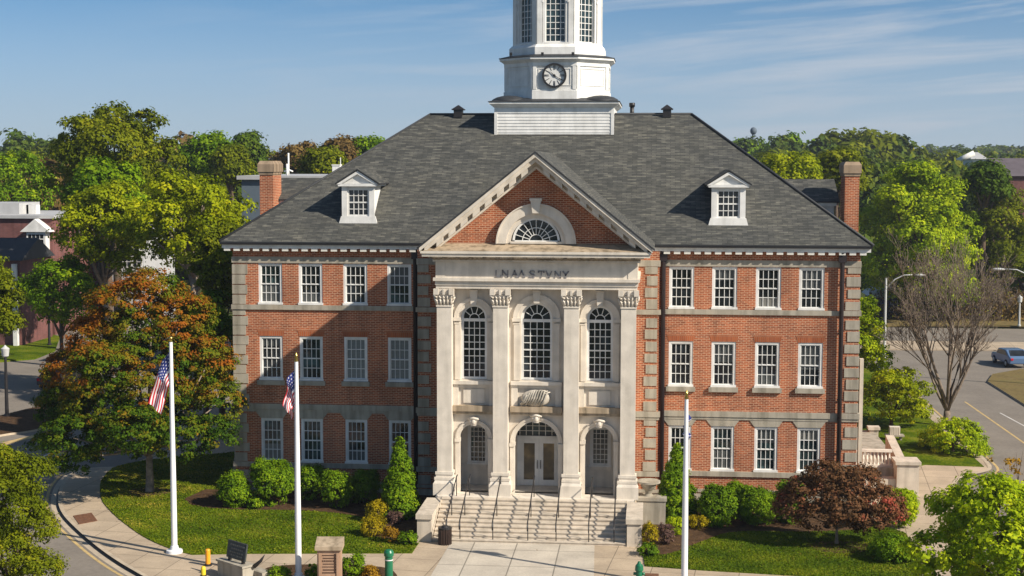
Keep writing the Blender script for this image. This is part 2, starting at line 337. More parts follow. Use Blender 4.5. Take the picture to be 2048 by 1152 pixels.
    def wall(s, x0, x1, z0, z1, y, holes=(), depth=.2, m=0, mr=None):
        xs = sorted({x0, x1, *[h[0] for h in holes], *[h[1] for h in holes]}); zs = sorted({z0, z1, *[h[2] for h in holes], *[h[3] for h in holes]})
        for a, b in zip(xs, xs[1:]):
            for c, d in zip(zs, zs[1:]):
                mx_, mz_ = (a+b)/2, (c+d)/2
                if any(h[0] < mx_ < h[1] and h[2] < mz_ < h[3] for h in holes): continue
                s.face([(a, y, c), (b, y, c), (b, y, d), (a, y, d)], m)
        mr = m if mr is None else mr
        for a, b, c, d in holes:
            e = y+depth
            s.face([(a,y,c),(a,y,d),(a,e,d),(a,e,c)], mr); s.face([(b,y,d),(b,y,c),(b,e,c),(b,e,d)], mr)
            s.face([(a,y,d),(b,y,d),(b,e,d),(a,e,d)], mr); s.face([(a,e,c),(b,e,c),(b,y,c),(a,y,c)], mr)
        return s
    def arch_wall(s, x0, x1, z0, z1, y, arches, depth, m=0, n=20):   # arches: (cx, r, zbot, zspring)
        cur = x0
        for cx, r, zb, zs in arches:
            s.face([(cur,y,z0),(cx-r,y,z0),(cx-r,y,z1),(cur,y,z1)], m)
            if zb > z0: s.face([(cx-r,y,z0),(cx+r,y,z0),(cx+r,y,zb),(cx-r,y,zb)], m)
            P = [(cx-r*math.cos(math.pi*i/n), zs+r*math.sin(math.pi*i/n)) for i in range(n+1)]
            for (xa, za), (xb, zb2) in zip(P, P[1:]):
                s.face([(xa,y,za),(xb,y,zb2),(xb,y,z1),(xa,y,z1)], m)
            Q = [(cx-r, zb)]+P+[(cx+r, zb)]
            for (xa, za), (xb, zb2) in zip(Q, Q[1:]): s.face([(xa,y,za),(xa,y+depth,za),(xb,y+depth,zb2),(xb,y,zb2)], m)
            s.face([(cx-r,y,zb),(cx+r,y,zb),(cx+r,y+depth,zb),(cx-r,y+depth,zb)], m)
            cur = cx+r
        s.face([(cur,y,z0),(x1,y,z0),(x1,y,z1),(cur,y,z1)], m)
        return s
    def mesh(s, name, mats):
        me = bpy.data.meshes.new(name); me.from_pydata(s.v, [], s.f)
        for k in mats: me.materials.append(MT[k] if isinstance(k, str) else k)
        me.polygons.foreach_set('material_index', s.m); me.polygons.foreach_set('use_smooth', s.sm); me.update(); return me
    def build(s, name, mats, parent=None, loc=None, rz=0):
        if isinstance(mats, str): mats = [mats]
        return put(s.mesh(name, mats), name, parent, loc, rz)
def put(me, name, parent=None, loc=None, rz=0):
    o = bpy.data.objects.new(name, me); COL.objects.link(o)
    if parent: o.parent = parent
    if loc is not None: o.location = loc
    o.rotation_euler.z = rz
    return o
def thing(name, label, cat, loc=(0, 0, 0), rz=0, group=None):
    o = bpy.data.objects.new(name, None); COL.objects.link(o); o.location = loc; o.rotation_euler.z = rz; o.empty_display_size = .3
    return tag(o, label, cat, group)
def tag(o, label, cat, group=None):
    o['label'] = label; o['category'] = cat
    if group: o['group'] = group
    return o
def struct(o, label=None, kind='structure', cat=None):
    o['kind'] = kind
    if label: o['label'] = label
    if cat: o['category'] = cat
    return o
def copy_tree(o, parent=None):
    c = o.copy(); COL.objects.link(c)
    if parent: c.parent = parent
    for ch in o.children: copy_tree(ch, c)
    return c
#==PART2==

# ================================================================== ground
def sheet(pts, z, mat, name, thick=None, mside=None):
    mb = MB()
    if thick: mb.prism_z(pts, z-thick, z, 0, 1 if mside else None); return mb.build(name, [mat]+([mside] if mside else []))
    mb.face([(x, y, z) for x, y in pts]); return mb.build(name, mat)
def gp(*px): return [tuple(G(*p)[:2]) for p in px]
def smooth(pts, n=3, closed=False):
    for _ in range(n):
        q = [] if closed else [pts[0]]
        m = len(pts)
        for i in range(m if closed else m-1):
            a, b = pts[i], pts[(i+1) % m]
            q += [(.75*a[0]+.25*b[0], .75*a[1]+.25*b[1]), (.25*a[0]+.75*b[0], .25*a[1]+.75*b[1])]
        pts = q if closed else q+[pts[-1]]
    return pts
def ccw(p):
    return p if sum(a[0]*b[1]-b[0]*a[1] for a, b in zip(p, p[1:]+p[:1])) > 0 else p[::-1]
def hillz(x, y):
    d = math.hypot(x-CX, y+CD)
    t = min(1, max(0, (d-230)/520)); t = t*t*(3-2*t)
    return -.3+t*(13+4*math.sin(x*.011+1.2)+3*math.sin(x*.023+y*.004)+2*math.sin(y*.01))
mb = MB(); xs = np.concatenate([np.linspace(-2600, -420, 12), np.linspace(-400, 400, 41), np.linspace(420, 2600, 12)]); ys = np.concatenate([np.linspace(-300, 120, 8), np.linspace(140, 900, 39), np.linspace(1000, 3200, 10)])
mb.idx([(x, y, hillz(x, y)) for y in ys for x in xs], [(j*len(xs)+i, j*len(xs)+i+1, (j+1)*len(xs)+i+1, (j+1)*len(xs)+i) for j in range(len(ys)-1) for i in range(len(xs)-1)], 0, True)
struct(mb.build('terrain', 'earth'))
struct(sheet([(-75, -60), (75, -60), (75, 82), (-75, 82)], -.13, 'asphalt', 'road'))
# the block the hall stands on: concrete slab with a kerb all round
kerbl = gp((296,1152),(241,1121),(195,1088),(152,1050),(129,1025),(121,1000),(127,966),(157,936))
kerbl = [(-9.5, -22.)]+kerbl+[(-22.6, 5), (-22, 14), (-22, 40)]
kerbr = [(20.5, 55), (24.6, 52), (24.55, 30), (24.5, 11.6), (24.3, 9.4), (23.5, 8.3), (22.2, 7.4), (21.2, 4.5), (20.4, -1), (19.6, -7), (19.2, -13), (19.4, -22)]
lot = ccw(smooth(kerbl, 2)+smooth(kerbr, 2))
struct(sheet(lot, 0, 'walk', 'pavement', .16, 'kerb'))
def offs(path, d):
    out = []
    for i, p in enumerate(path):
        a = path[max(0, i-1)]; b = path[min(len(path)-1, i+1)]
        t = Vector((b[0]-a[0], b[1]-a[1])).normalized(); out.append((p[0]-t.y*d, p[1]+t.x*d))
    return out
def strip(path, d0, d1, z, mat, name):
    a, b = offs(path, d0), offs(path, d1); mb = MB()
    for i in range(len(path)-1): mb.face([(*a[i], z), (*b[i], z), (*b[i+1], z), (*a[i+1], z)])
    o = mb.build(name, mat)
    me = o.data
    if me.polygons[0].normal.z < 0: me.flip_normals()
    return o
kl = smooth(kerbl, 2); kr = smooth(kerbr[1:8], 2)
struct(strip(kl, -.02, .16, .006, 'kerb', 'kerb')); struct(strip(kr, -.02, .2, .006, 'kerb', 'kerb'))
struct(strip(kl, .24, .50, -.124, 'kerb', 'gutter')); struct(strip(kl, .62, .76, -.124, 'paint_y', 'road_marking'))
struct(strip(kr, .45, .6, -.124, 'paint_y', 'road_marking'))
# lawns
lawnl = smooth(gp((470,905),(240,925),(200,958),(200,997),(215,1017),(241,1042),(291,1078),(347,1101),(384,1110)), 2)+gp((480,1108),(824,1107),(836,1089))+[(-4.9, -9.2), (-4.9, -.2), (-16, -.2)]
struct(sheet(ccw(lawnl), .03, 'lawn', 'lawn', .05))
lawnr = [(5.35, -9.2)]+gp((1284,1100),(1290,1133))+gp((1400,1141),(1570,1151),(1700,1158),(1840,1166),(1833,1108),(1812,1068))+smooth([(16.4, -4.4), (15.9, -2.6), (15.7, -.2)], 2)+[(5.4, -.2)]
struct(sheet(ccw(lawnr), .03, 'lawn', 'lawn', .05))
mul = [(-17.2, -.3)]+smooth([(-17.6, -2.5), (-16.6, -4.2), (-13.5, -4.5), (-11, -4.2), (-8.6, -4.9), (-7.2, -6.2), (-7.6, -8.4), (-6.2, -9.3), (-4.95, -9.2)], 2)+[(-4.95, -.25)]
struct(sheet(ccw(mul), .055, 'mulch', 'planting_bed', .03))
mur = [(5.3, -.25), (5.3, -9.2)]+smooth([(5.4, -10.6), (6.2, -10.9), (7.0, -9.8), (8.0, -8.2), (9.0, -6.6), (10.2, -6.2), (12.2, -6.2), (15.2, -5.6), (16.2, -4.4), (16.0, -2)], 2)+[(15.8, -.25)]
struct(sheet(ccw(mur), .055, 'mulch', 'planting_bed', .03))
def disc(px, py, rx, ry, z, mat, name, n=24, seed=0):
    c = G(px, py); rr = random.Random(seed); ph = [rr.uniform(0, 6.3) for _ in range(3)]
    pts = [(c.x+rx*math.cos(t)*(1+.1*math.sin(3*t+ph[0])+.06*math.sin(5*t+ph[1])), c.y+ry*math.sin(t)*(1+.1*math.sin(2*t+ph[2]))) for t in [2*math.pi*i/n for i in range(n)]]
    return struct(sheet(pts, z, mat, name, .03))
disc(300, 985, 1.15, .9, .06, 'mulch', 'planting_bed', seed=1); disc(1680, 1096, 1.35, 1.1, .06, 'mulch', 'planting_bed', seed=2)
bed = smooth(gp((520,1140),(560,1132),(640,1130),(720,1132),(790,1138),(800,1175),(520,1185)), 2, True)
struct(sheet(ccw(bed), .045, 'mulch', 'planting_bed', .04))
pav = gp((905,1079),(1189,1089))+[(3.45, -17.5), (-3.35, -17.5)]
struct(sheet(ccw(pav), .008, 'paver', 'entrance_walk'))
# left road: island with mulch, far verge
isl = gp((-160,905),(0,868),(60,862),(105,850),(150,835),(185,805),(150,800),(60,815),(0,832),(-160,860))
struct(sheet(ccw(smooth(isl, 2, True)), 0, 'mulch', 'traffic_island', .16, 'kerb'))
struct(strip(gp((-40,898),(20,880),(70,868),(118,855)), -.3, .3, -.12, 'paint_y', 'road_marking'))
struct(strip(gp((78,913),(112,896)), -.06, .06, -.124, 'paint_w', 'road_marking')); struct(strip(gp((52,925),(68,918)), -.06, .06, -.124, 'paint_w', 'road_marking'))
struct(sheet(ccw(gp((-200,724),(0,722),(70,716),(110,700),(120,672),(60,660),(0,664),(-200,664))), 0, 'lawn', 'grass_verge', .15))
struct(sheet(ccw(gp((-200,660),(0,658),(60,652),(130,648),(130,636),(0,640),(-200,640))), 0, 'walk', 'pavement', .15))
struct(sheet(ccw(gp((-200,636),(140,634),(200,622),(200,606),(-200,606))), .02, 'lawn', 'grass_verge', .15))
# right side: lawn wedge, roads with line, far verges
wed = gp((1850,930),(1968,934),(1928,898),(1842,822),(1775,742),(1730,735))+[(16.2, 30), (16.2, 8.5), (19.5, 8.6)]
struct(sheet(ccw(wed), .03, 'lawn', 'grass_verge', .05))
struct(strip(gp((1930,800),(1985,838),(2060,890)), -.07, .07, -.124, 'paint_y', 'road_marking')); struct(strip(gp((2000,822),(2075,862)), -.06, .06, -.124, 'paint_w', 'road_marking'))
struct(sheet(ccw(gp((1975,762),(2060,815),(2200,850),(2200,735),(2040,738),(1985,748))), 0, 'verge', 'grass_verge', .16, 'kerb'))
struct(sheet(ccw(gp((1700,697),(2060,700),(2060,684),(1700,680))), -.02, 'walk', 'pavement', .1))
struct(sheet(ccw(gp((1700,653),(1800,650),(1960,650),(2200,655),(2200,640),(1960,632),(1700,634))), 0, 'verge', 'grass_verge', .15))
struct(sheet([(-140, 95), (140, 95), (140, 170), (-140, 170)], -.1, 'earth', 'ground'))

# ================================================================== the hall
XL, XR, A = -15.67, 15.73, .25
hall = thing('town_hall', 'red brick hall with white clock tower, slate hip roof and limestone portico', 'building', (0, 0, 0))
WL = (-13.73, -11.65, -9.35, -7.1); WR = (7.05, 9.16, 11.3, 13.4)
PV0, PV1, PVY = -6.1, 5.95, -.4
FL = ((9.62, 11.72, 1.23), (5.74, 8.0, 1.2), (1.5, 3.77, 1.14))
def holes(cs): return [(c-w_/2, c+w_/2, a, b) for c in cs for a, b, w_ in FL]
mb = MB()
mb.wall(XL, PV0, 0, 12.5, 0, holes(WL), .22); mb.wall(PV1, XR, 0, 12.5, 0, holes(WR), .22)
mb.face([(PV0, PVY, 0), (A-4.5, PVY, 0), (A-4.5, PVY, 12.5), (PV0, PVY, 12.5)]); mb.face([(A+4.5, PVY, 0), (PV1, PVY, 0), (PV1, PVY, 12.5), (A+4.5, PVY, 12.5)])
mb.face([(PV0, 0, 0), (PV0, PVY, 0), (PV0, PVY, 12.5), (PV0, 0, 12.5)]); mb.face([(PV1, PVY, 0), (PV1, 0, 0), (PV1, 0, 12.5), (PV1, PVY, 12.5)])
mb.face([(XL, 17, 0), (XL, 0, 0), (XL, 0, 12.5), (XL, 17, 12.5)]); mb.face([(XR, 0, 0), (XR, 17, 0), (XR, 17, 12.5), (XR, 0, 12.5)]); mb.face([(XR, 17, 0), (XL, 17, 0), (XL, 17, 12.5), (XR, 17, 12.5)])
mb.build('brick_wall', 'brick', hall)
# stone courses, left and right of the portico
def course(z0, z1, d, mats='stone'):
    for s in (0, 1):
        mb = MB()
        if s == 0: mb.box(XL-d, PV0, -d, .03, z0, z1).box(XL-d, XL+.03, .03, 17, z0, z1).box(PV0-d, A-4.5, PVY-d, PVY+.02, z0, z1)
        else: mb.box(PV1, XR+d, -d, .03, z0, z1).box(XR-.03, XR+d, .03, 17, z0, z1).box(A+4.5, PV1+d, PVY-d, PVY+.02, z0, z1)
        mb.build('stone_band', mats, hall)
course(11.74, 12.04, .05); course(9.36, 9.6, .09); course(4.24, 4.52, .10); course(4.10, 4.236, .055); course(1.24, 1.49, .09); course(.0, .34, .12); course(.42, .58, .07)
# quoins
def quoin(x0, x1, y, sx, gap=(.10, .17)):
    rr = random.Random(int(x0*10))
    for zs in ((.6, 1.22), (1.51, 4.08), (4.54, 9.34), (9.62, 11.72)): quoin_run(x0, x1, y, sx, gap, zs, rr)
def quoin_run(x0, x1, y, sx, gap, zs, rr):
    mb = MB(); z = zs[0]+.01; i = rr.randint(0, 1)
    while z < zs[1]-.2:
        h = min(rr.uniform(.42, .5), zs[1]-z); wd = (x1-x0)*(1.0 if i % 2 else .86)*rr.uniform(.95, 1.03)
        if True:
            a, b = (x0-.035, x0+wd) if sx < 0 else (x1-wd, x1+.035)
            ds = .5 if i % 2 else .75
            mb.box(a, b, y-.04, y+.01, z, z+h)
            if sx < 0: mb.box(x0-.036, x0+.01, y+.012, y+ds, z, z+h)
            else: mb.box(x1-.01, x1+.036, y+.012, y+ds, z, z+h)
        z += h+rr.uniform(*gap); i += 1
    mb.build('quoin_column', 'stone', hall)
quoin(XL, XL+.76, 0, -1, (.02, .07)); quoin(XR-.68, XR, 0, 1); quoin(PV0+.03, PV0+.66, PVY, -1); quoin(PV1-.72, PV1-.12, PVY, 1)
# double-hung windows, one per floor size, then copies
def make_window(w_, h, cols, rows, glass, casing=.115, sill=False, lintel=None):
    f = MB(); hw = w_/2; c = casing
    f.box(-hw, -hw+c, .03, .15, 0, h).box(hw-c, hw, .03, .15, 0, h).box(-hw+c, hw-c, .03, .15, h-c, h).box(-hw-.03, hw+.03, -.05, .15, -.004, .10)
    gx0, gx1, gz0, gz1 = -hw+c, hw-c, .10, h-c; zm = (gz0+gz1)/2
    for z0, z1, y in ((gz0, zm+.03, .10), (zm-.03, gz1, .07)):
        s = .045
        f.box(gx0, gx0+s, y, y+.035, z0, z1).box(gx1-s, gx1, y, y+.035, z0, z1).box(gx0+s, gx1-s, y, y+.035, z0, z0+s).box(gx0+s, gx1-s, y, y+.035, z1-s, z1)
        n = rows//2
        for i in range(1, cols):
            x = gx0+(gx1-gx0)*i/cols; f.box(x-.015, x+.015, y+.005, y+.03, z0+s, z1-s)
        for j in range(1, n):
            z = z0+(z1-z0)*j/n; f.box(gx0+s, gx1-s, y+.007, y+.028, z-.018, z+.018)
    o = f.build('window', 'white', hall)
    MB().face([(gx0, .137, gz0), (gx1, .137, gz0), (gx1, .137, gz1), (gx0, .137, gz1)]).build('pane', glass, o)
    if sill: MB().box(-hw-.12, hw+.12, -.14, .02, -.24, -.01).build('sill', 'stone', o)
    if lintel == 'brick': MB().prism_y([(-hw-.02, h+.005), (hw+.02, h+.005), (hw+.12, h+.34), (-hw-.12, h+.34)], -.012, .02).build('lintel', 'brick_o', o)
    if lintel == 'stone': MB().prism_y([(-hw-.02, h+.005), (hw+.02, h+.005), (hw+.26, h+.328), (-hw-.26, h+.328)], -.035, .02).build('lintel', 'stone', o)
    return o
protos = {}
def window(fl, cx, glass):
    z0, z1, w_ = FL[fl]
    k = (fl, glass)
    if k not in protos:
        o = make_window(w_, z1-z0, 4, 4, glass, sill=(fl == 1), lintel=(None, 'brick', 'stone')[fl]); protos[k] = o
    else: o = copy_tree(protos[k], hall)
    o.location = (cx, 0, z0); return o
MT['shade'] = m_plain('drawn_blind', (.085, .09, .085), .4, .4, .2, 3)
MT['shade_lt'] = m_plain('pale_drawn_blind', (.17, .165, .145), .4, .4, .15, 3)
def blind(fl, cx, fr, mat, low=False):
    z0, z1, w_ = FL[fl]; a, b = z0+.1, z1-.115; h = (b-a)*fr; hw = w_/2-.115
    za, zb = (a, a+h) if low else (b-h, b)
    MB().face([(cx-hw, .1355, za), (cx+hw, .1355, za), (cx+hw, .1355, zb), (cx-hw, .1355, zb)]).build('blind', mat, hall)
gl = {(1, 2): 'blind', (1, 3): 'blind', (0, 3): 'glass2', (2, 0): 'glass2', (2, 1): 'glass2', (2, 2): 'glass', (2, 5): 'glass2', (2, 6): 'glass2', (2, 7): 'glass2', (1, 1): 'glass2', (0, 0): 'glass2'}
for fl in range(3):
    for i, cx in enumerate(WL+WR): window(fl, cx, gl.get((fl, i), 'glass'))
for fl, i, fr, mat, low in ((0, 0, .5, 'shade', True), (0, 1, .25, 'shade', True), (0, 3, .5, 'shade', False), (0, 5, .3, 'shade', False), (0, 6, .25, 'shade_lt', True), (0, 7, .5, 'shade', False), (1, 0, .2, 'shade', False), (1, 5, .45, 'shade', False), (1, 6, .28, 'shade', True), (1, 7, .6, 'shade', False), (2, 0, .4, 'shade_lt', True), (2, 2, .3, 'shade', True), (2, 5, .5, 'shade', True), (2, 6, .35, 'shade', False), (2, 7, .25, 'shade_lt', False)):
    blind(fl, (WL+WR)[i], fr, mat, low)
# eaves cornice with dentils, left and right
for s in (0, 1):
    x0, x1 = (XL-.44, A-5.3) if s == 0 else (A+5.3, XR+.44)
    mb = MB()
    mb.box(x0, x1, -.40, .02, 12.50, 12.74)
    a, b = (XL-.16, x1) if s == 0 else (x0, XR+.16)
    mb.box(a, b, -.15, .02, 12.36, 12.5, 1)
    if s == 0: mb.box(x0, XL+.02, .02, 17.3, 12.50, 12.74).box(XL-.15, XL+.02, .02, 17, 12.36, 12.5)
    else: mb.box(XR-.02, x1, .02, 17.3, 12.50, 12.74).box(XR-.02, XR+.15, .02, 17, 12.36, 12.5)
    c = mb.build('cornice', ['white', 'brick'], hall)
    d = MB(); x = x0+.1
    while x < x1-.2: d.box(x, x+.31, -.385, -.152, 12.36, 12.498); x += .5
    d.build('dentil_row', 'cream', c)
    g_ = MB(); g_.box(x0-.08, x1, -.53, -.402, 12.68, 12.83)
    if s == 0: g_.box(x0-.08, x0-.002, -.402, 17.4, 12.68, 12.83)
    else: g_.box(x1+.002, x1+.08, -.402, 17.4, 12.68, 12.83)
    g_.build('gutter', 'dark', hall)
# main hip roof
E0, E1, EY0, EY1, EZ, RY, RZ, RX0, RX1 = -16.2, 16.26, -.55, 17.5, 12.835, 8.5, 19.47, -6.79, 7.65
mb = MB()
P00, P10, P11, P01, Q0, Q1 = (E0, EY0, EZ), (E1, EY0, EZ), (E1, EY1, EZ), (E0, EY1, EZ), (RX0, RY, RZ), (RX1, RY, RZ)
mb.face([P00, P10, Q1, Q0]).face([P10, P11, Q1]).face([P11, P01, Q0, Q1]).face([P01, P00, Q0]).face([(x, y, EZ-.05) for x, y, _ in (P00, P01, P11, P10)], 1)
for a, b in ((P00, P10), (P10, P11), (P11, P01), (P01, P00)): mb.face([(a[0], a[1], EZ-.05), (b[0], b[1], EZ-.05), b, a], 1)
roof = mb.build('roof', ['roof', 'roof_dk'], hall)
mb = MB()
for a, b in ((P00, Q0), (P10, Q1), (Q0, Q1)):
    a, b = Vector(a), Vector(b); mb.tube([a+Vector((0, 0, .02)), b+Vector((0, 0, .02))], .075, 5)
mb.build('ridge_cap', 'roof_dk', roof)
slope = (RZ-EZ)/(RY-EY0)
def roofz(y): return EZ+slope*(y-EY0)
# downpipes
for x, y in ((PV0-.16, -.16), (PV1+.2, -.16), (14.84, -.2)):
    mb = MB(); mb.tube([(x, y, .3), (x, y, 12.2), (x, y-.12, 12.5)], .11, 8).box(x-.18, x+.18, y-.12, y+.1, 12.0, 12.34)
    for z in (2.6, 5.2, 8.6, 11): mb.box(x-.13, x+.13, y-.02, y+.12, z, z+.06)
    mb.build('downpipe', 'pipe', hall)
# dormers
def dormer(cx):
    y0 = .78; zb = roofz(y0)-.05
    d = MB(); hw = .74; wz0, wz1, ww = zb+.36, zb+1.72, .54
    zt = zb+1.86; apex = zb+2.58
    d.wall(cx-hw, cx+hw, zb, zt, y0, [(cx-ww, cx+ww, wz0, wz1)], .1)
    yb = y0+(zt-zb)/slope
    d.face([(cx-hw, y0, zb), (cx-hw, y0, zt), (cx-hw, yb+.3, zt)]).face([(cx+hw, y0, zb), (cx+hw, yb+.3, zt), (cx+hw, y0, zt)])
    d.box(cx-hw-.1, cx-ww-.03, y0-.05, y0+.02, zb+.14, zt).box(cx+ww+.03, cx+hw+.1, y0-.05, y0+.02, zb+.14, zt)
    d.hexa([(cx-hw-.24, y0-.1, zb-.02), (cx+hw+.24, y0-.1, zb-.02), (cx+hw+.24, y0+.05, zb-.02), (cx-hw-.24, y0+.05, zb-.02)], [(cx-hw-.14, y0-.08, zb+.34), (cx+hw+.14, y0-.08, zb+.34), (cx+hw+.14, y0+.05, zb+.34), (cx-hw-.14, y0+.05, zb+.34)])
    d.box(cx-hw-.26, cx+hw+.26, y0-.2, yb+.3, zt, zt+.14)
    d.prism_y([(cx-hw-.26, zt+.142), (cx+hw+.26, zt+.142), (cx, apex)], y0-.08, y0+.05)
    for s in (-1, 1):   # raking moulding
        p = [(cx+s*(hw+.34), zt+.10), (cx, apex+.06), (cx, apex-.10), (cx+s*(hw+.14), zt+.10)]
        d.prism_y(p if s < 0 else p[::-1], y0-.22, y0-.082)
    o = d.build('dormer', 'white', hall)
    r_ = MB(); ybk = y0+(apex+.1-zb)/slope+.4
    for s in (-1, 1):
        q = [(cx+s*(hw+.40), y0-.27, zt+.10), (cx, y0-.27, apex+.10), (cx, ybk, apex+.10), (cx+s*(hw+.40), yb+.5, zt+.10)]
        q2 = [(x, y, z+.07) for x, y, z in q]
        if s > 0: q, q2 = q[::-1], q2[::-1]
        r_.face(q2[::-1], 0).face(q, 1)
        for i in range(4): r_.face([q[i], q[(i+1) % 4], q2[(i+1) % 4], q2[i]][::-1], 1)
    r_.build('dormer_roof', ['roof', 'roof_dk'], o)
    f = MB(); c = .06
    f.box(cx-ww, cx-ww+c, y0+.02, y0+.1, wz0, wz1).box(cx+ww-c, cx+ww, y0+.02, y0+.1, wz0, wz1).box(cx-ww+c, cx+ww-c, y0+.02, y0+.1, wz1-c, wz1).box(cx-ww+c, cx+ww-c, y0+.02, y0+.1, wz0, wz0+c)
    f.box(cx-ww+c, cx+ww-c, y0+.03, y0+.08, (wz0+wz1)/2-.035, (wz0+wz1)/2+.035)
    for i in (1, 2, 3): x = cx-ww+c+(2*ww-2*c)*i/4; f.box(x-.018, x+.018, y0+.045, y0+.075, wz0+c, wz1-c)
    for j in (1, 3): z = wz0+(wz1-wz0)*j/4; f.box(cx-ww+c, cx+ww-c, y0+.047, y0+.073, z-.018, z+.018)
    f.build('window', 'white', o)
    MB().face([(cx-ww+c, y0+.085, wz0+c), (cx+ww-c, y0+.085, wz0+c), (cx+ww-c, y0+.085, wz1-c), (cx-ww+c, y0+.085, wz1-c)]).build('pane', 'glass', o)
dormer(-9.32); dormer(9.33)
# chimneys and side gables
for x0, x1, s in ((-15.72, -14.98, -1), (15.62, 16.36, 1)):
    mb = MB(); y0, y1 = 5.6, 7.4
    mb.box(x0, x1, y0, y1, 0 if s > 0 else 11, 16.15)
    ch = mb.build('chimney', 'brick', hall)
    c = MB(); c.box(x0-.04, x1+.04, y0-.04, y1+.04, 16.15, 16.3).box(x0-.09, x1+.09, y0-.09, y1+.09, 16.3, 16.72)
    c.hexa([(x0-.09, y0-.09, 16.72), (x1+.09, y0-.09, 16.72), (x1+.09, y1+.09, 16.72), (x0-.09, y1+.09, 16.72)], [(x0+.02, y0+.02, 16.9), (x1-.02, y0+.02, 16.9), (x1-.02, y1-.02, 16.9), (x0+.02, y1-.02, 16.9)])
    c.build('chimney_cap', 'cap_stone', ch)
    # gabled side dormer on the hip slope
    xa, xb = (-15.2, -9.5) if s < 0 else (9.5, 15.25)
    g_ = MB(); g_.box(xa, xb, 7.0, 11.6, 12.8, 14.75); xo = xa if s < 0 else xb
    q = [(7.0, 14.75), (11.6, 14.75), (9.3, 15.75)]
    g_.prism_x(q, xo-.01*s, xo-.3*s) if s < 0 else g_.prism_x(q, xo-.3, xo-.01)
    g_.box(xa-.1, xb+.1, 6.8, 7.0, 14.55, 14.78)
    sg = g_.build('side_gable', 'white', hall)
    r_ = MB(); e0, e1 = xa-.25, xb+.25
    r_.face([(e0, 6.7, 14.80), (e1, 6.7, 14.80), (e1, 9.3, 15.95), (e0, 9.3, 15.95)]).face([(e1, 11.9, 14.80), (e0, 11.9, 14.80), (e0, 9.3, 15.95), (e1, 9.3, 15.95)])
    r_.face([(e0, 6.7, 14.72), (e0, 9.3, 15.87), (e1, 9.3, 15.87), (e1, 6.7, 14.72)], 1).face([(e0, 6.7, 14.72), (e1, 6.7, 14.72), (e1, 6.7, 14.80), (e0, 6.7, 14.80)], 1)
    for e in (e0, e1): r_.face([(e, 6.7, 14.72), (e, 6.7, 14.8), (e, 9.3, 15.95), (e, 9.3, 15.87)], 1)
    r_.build('gable_roof', ['roof', 'roof_dk'], sg)
# ridge vents and vent pipe
for px, w_ in ((917, .62), (1334, .6)):
    p = AT(px, 229, 8.5); mb = MB(); h = w_/2
    mb.box(p.x-h*.75, p.x+h*.75, 8.5-h, 8.5+h, 19.3, 19.72)
    mb.box(p.x-h*1.1, p.x+h*1.1, 8.5-h*1.2, 8.5+h*1.2, 19.72, 19.78)
    mb.ngon(p.x, 8.5, h*1.45, .03, 19.78, 20.0, 4)
    mb.build('roof_vent', 'dark', hall)
p = AT(1264, 229, 8.9); MB().tube([(p.x, 8.9, 19.1), (p.x, 8.9, 19.95)], .12, 10).tube([(p.x, 8.9, 19.9), (p.x, 8.9, 20.12)], .17, 10).build('vent_pipe', 'dark', hall)

# ------------------------------------------------------------------ portico
FZ = 1.3
mb = MB()   # body: base, side walls, ceiling of the porch, back wall
mb.box(A-4.62, A+4.62, -6.12, -.38, -.05, FZ)
mb.box(A-4.45, A-4.15, -5.0, -.38, FZ, 11.0).box(A+4.15, A+4.45, -5.0, -.38, FZ, 11.0)
mb.box(A-4.15, A+4.15, -4.7, -3.4, 5.2, 5.4)
hl = [(A-3.35, A-2.55, 2.38, 4.15), (A+2.55, A+3.35, 2.38, 4.15), (A-1.05, A+1.05, FZ, 4.62)]
mb.wall(A-4.15, A+4.15, FZ, 5.2, -3.4, hl, .14)
mb.box(A-4.15, A+4.15, -3.2, -3.0, FZ, 5.3, 1)
for x in (A-1.72, A+1.72): mb.box(x-.16, x+.16, -4.7, -3.4, FZ, 5.2)
mb.box(A-4.15, A-1.12, -3.46, -3.4, 2.15, 2.3).box(A+1.12, A+4.15, -3.46, -3.4, 2.15, 2.3)
mb.build('porch', ['stone_lt', 'dark'], hall)
BAYS = ((A-2.95, .57, .67, 3.87), (A, .69, 1.03, 3.70), (A+2.95, .57, .67, 3.87))
mb = MB()
UZ = 9.6
mb.arch_wall(A-4.3, A+4.3, FZ, 5.3, -5.0, [(c, r, FZ, z) for c, _, r, z in BAYS], .3)
mb.arch_wall(A-4.3, A+4.3, 5.3, 11.0, -5.0, [(c, r+.04, 6.66, UZ) for c, r, _, _ in BAYS], .25)
mb.build('arcade_wall', 'stone_lt', hall)
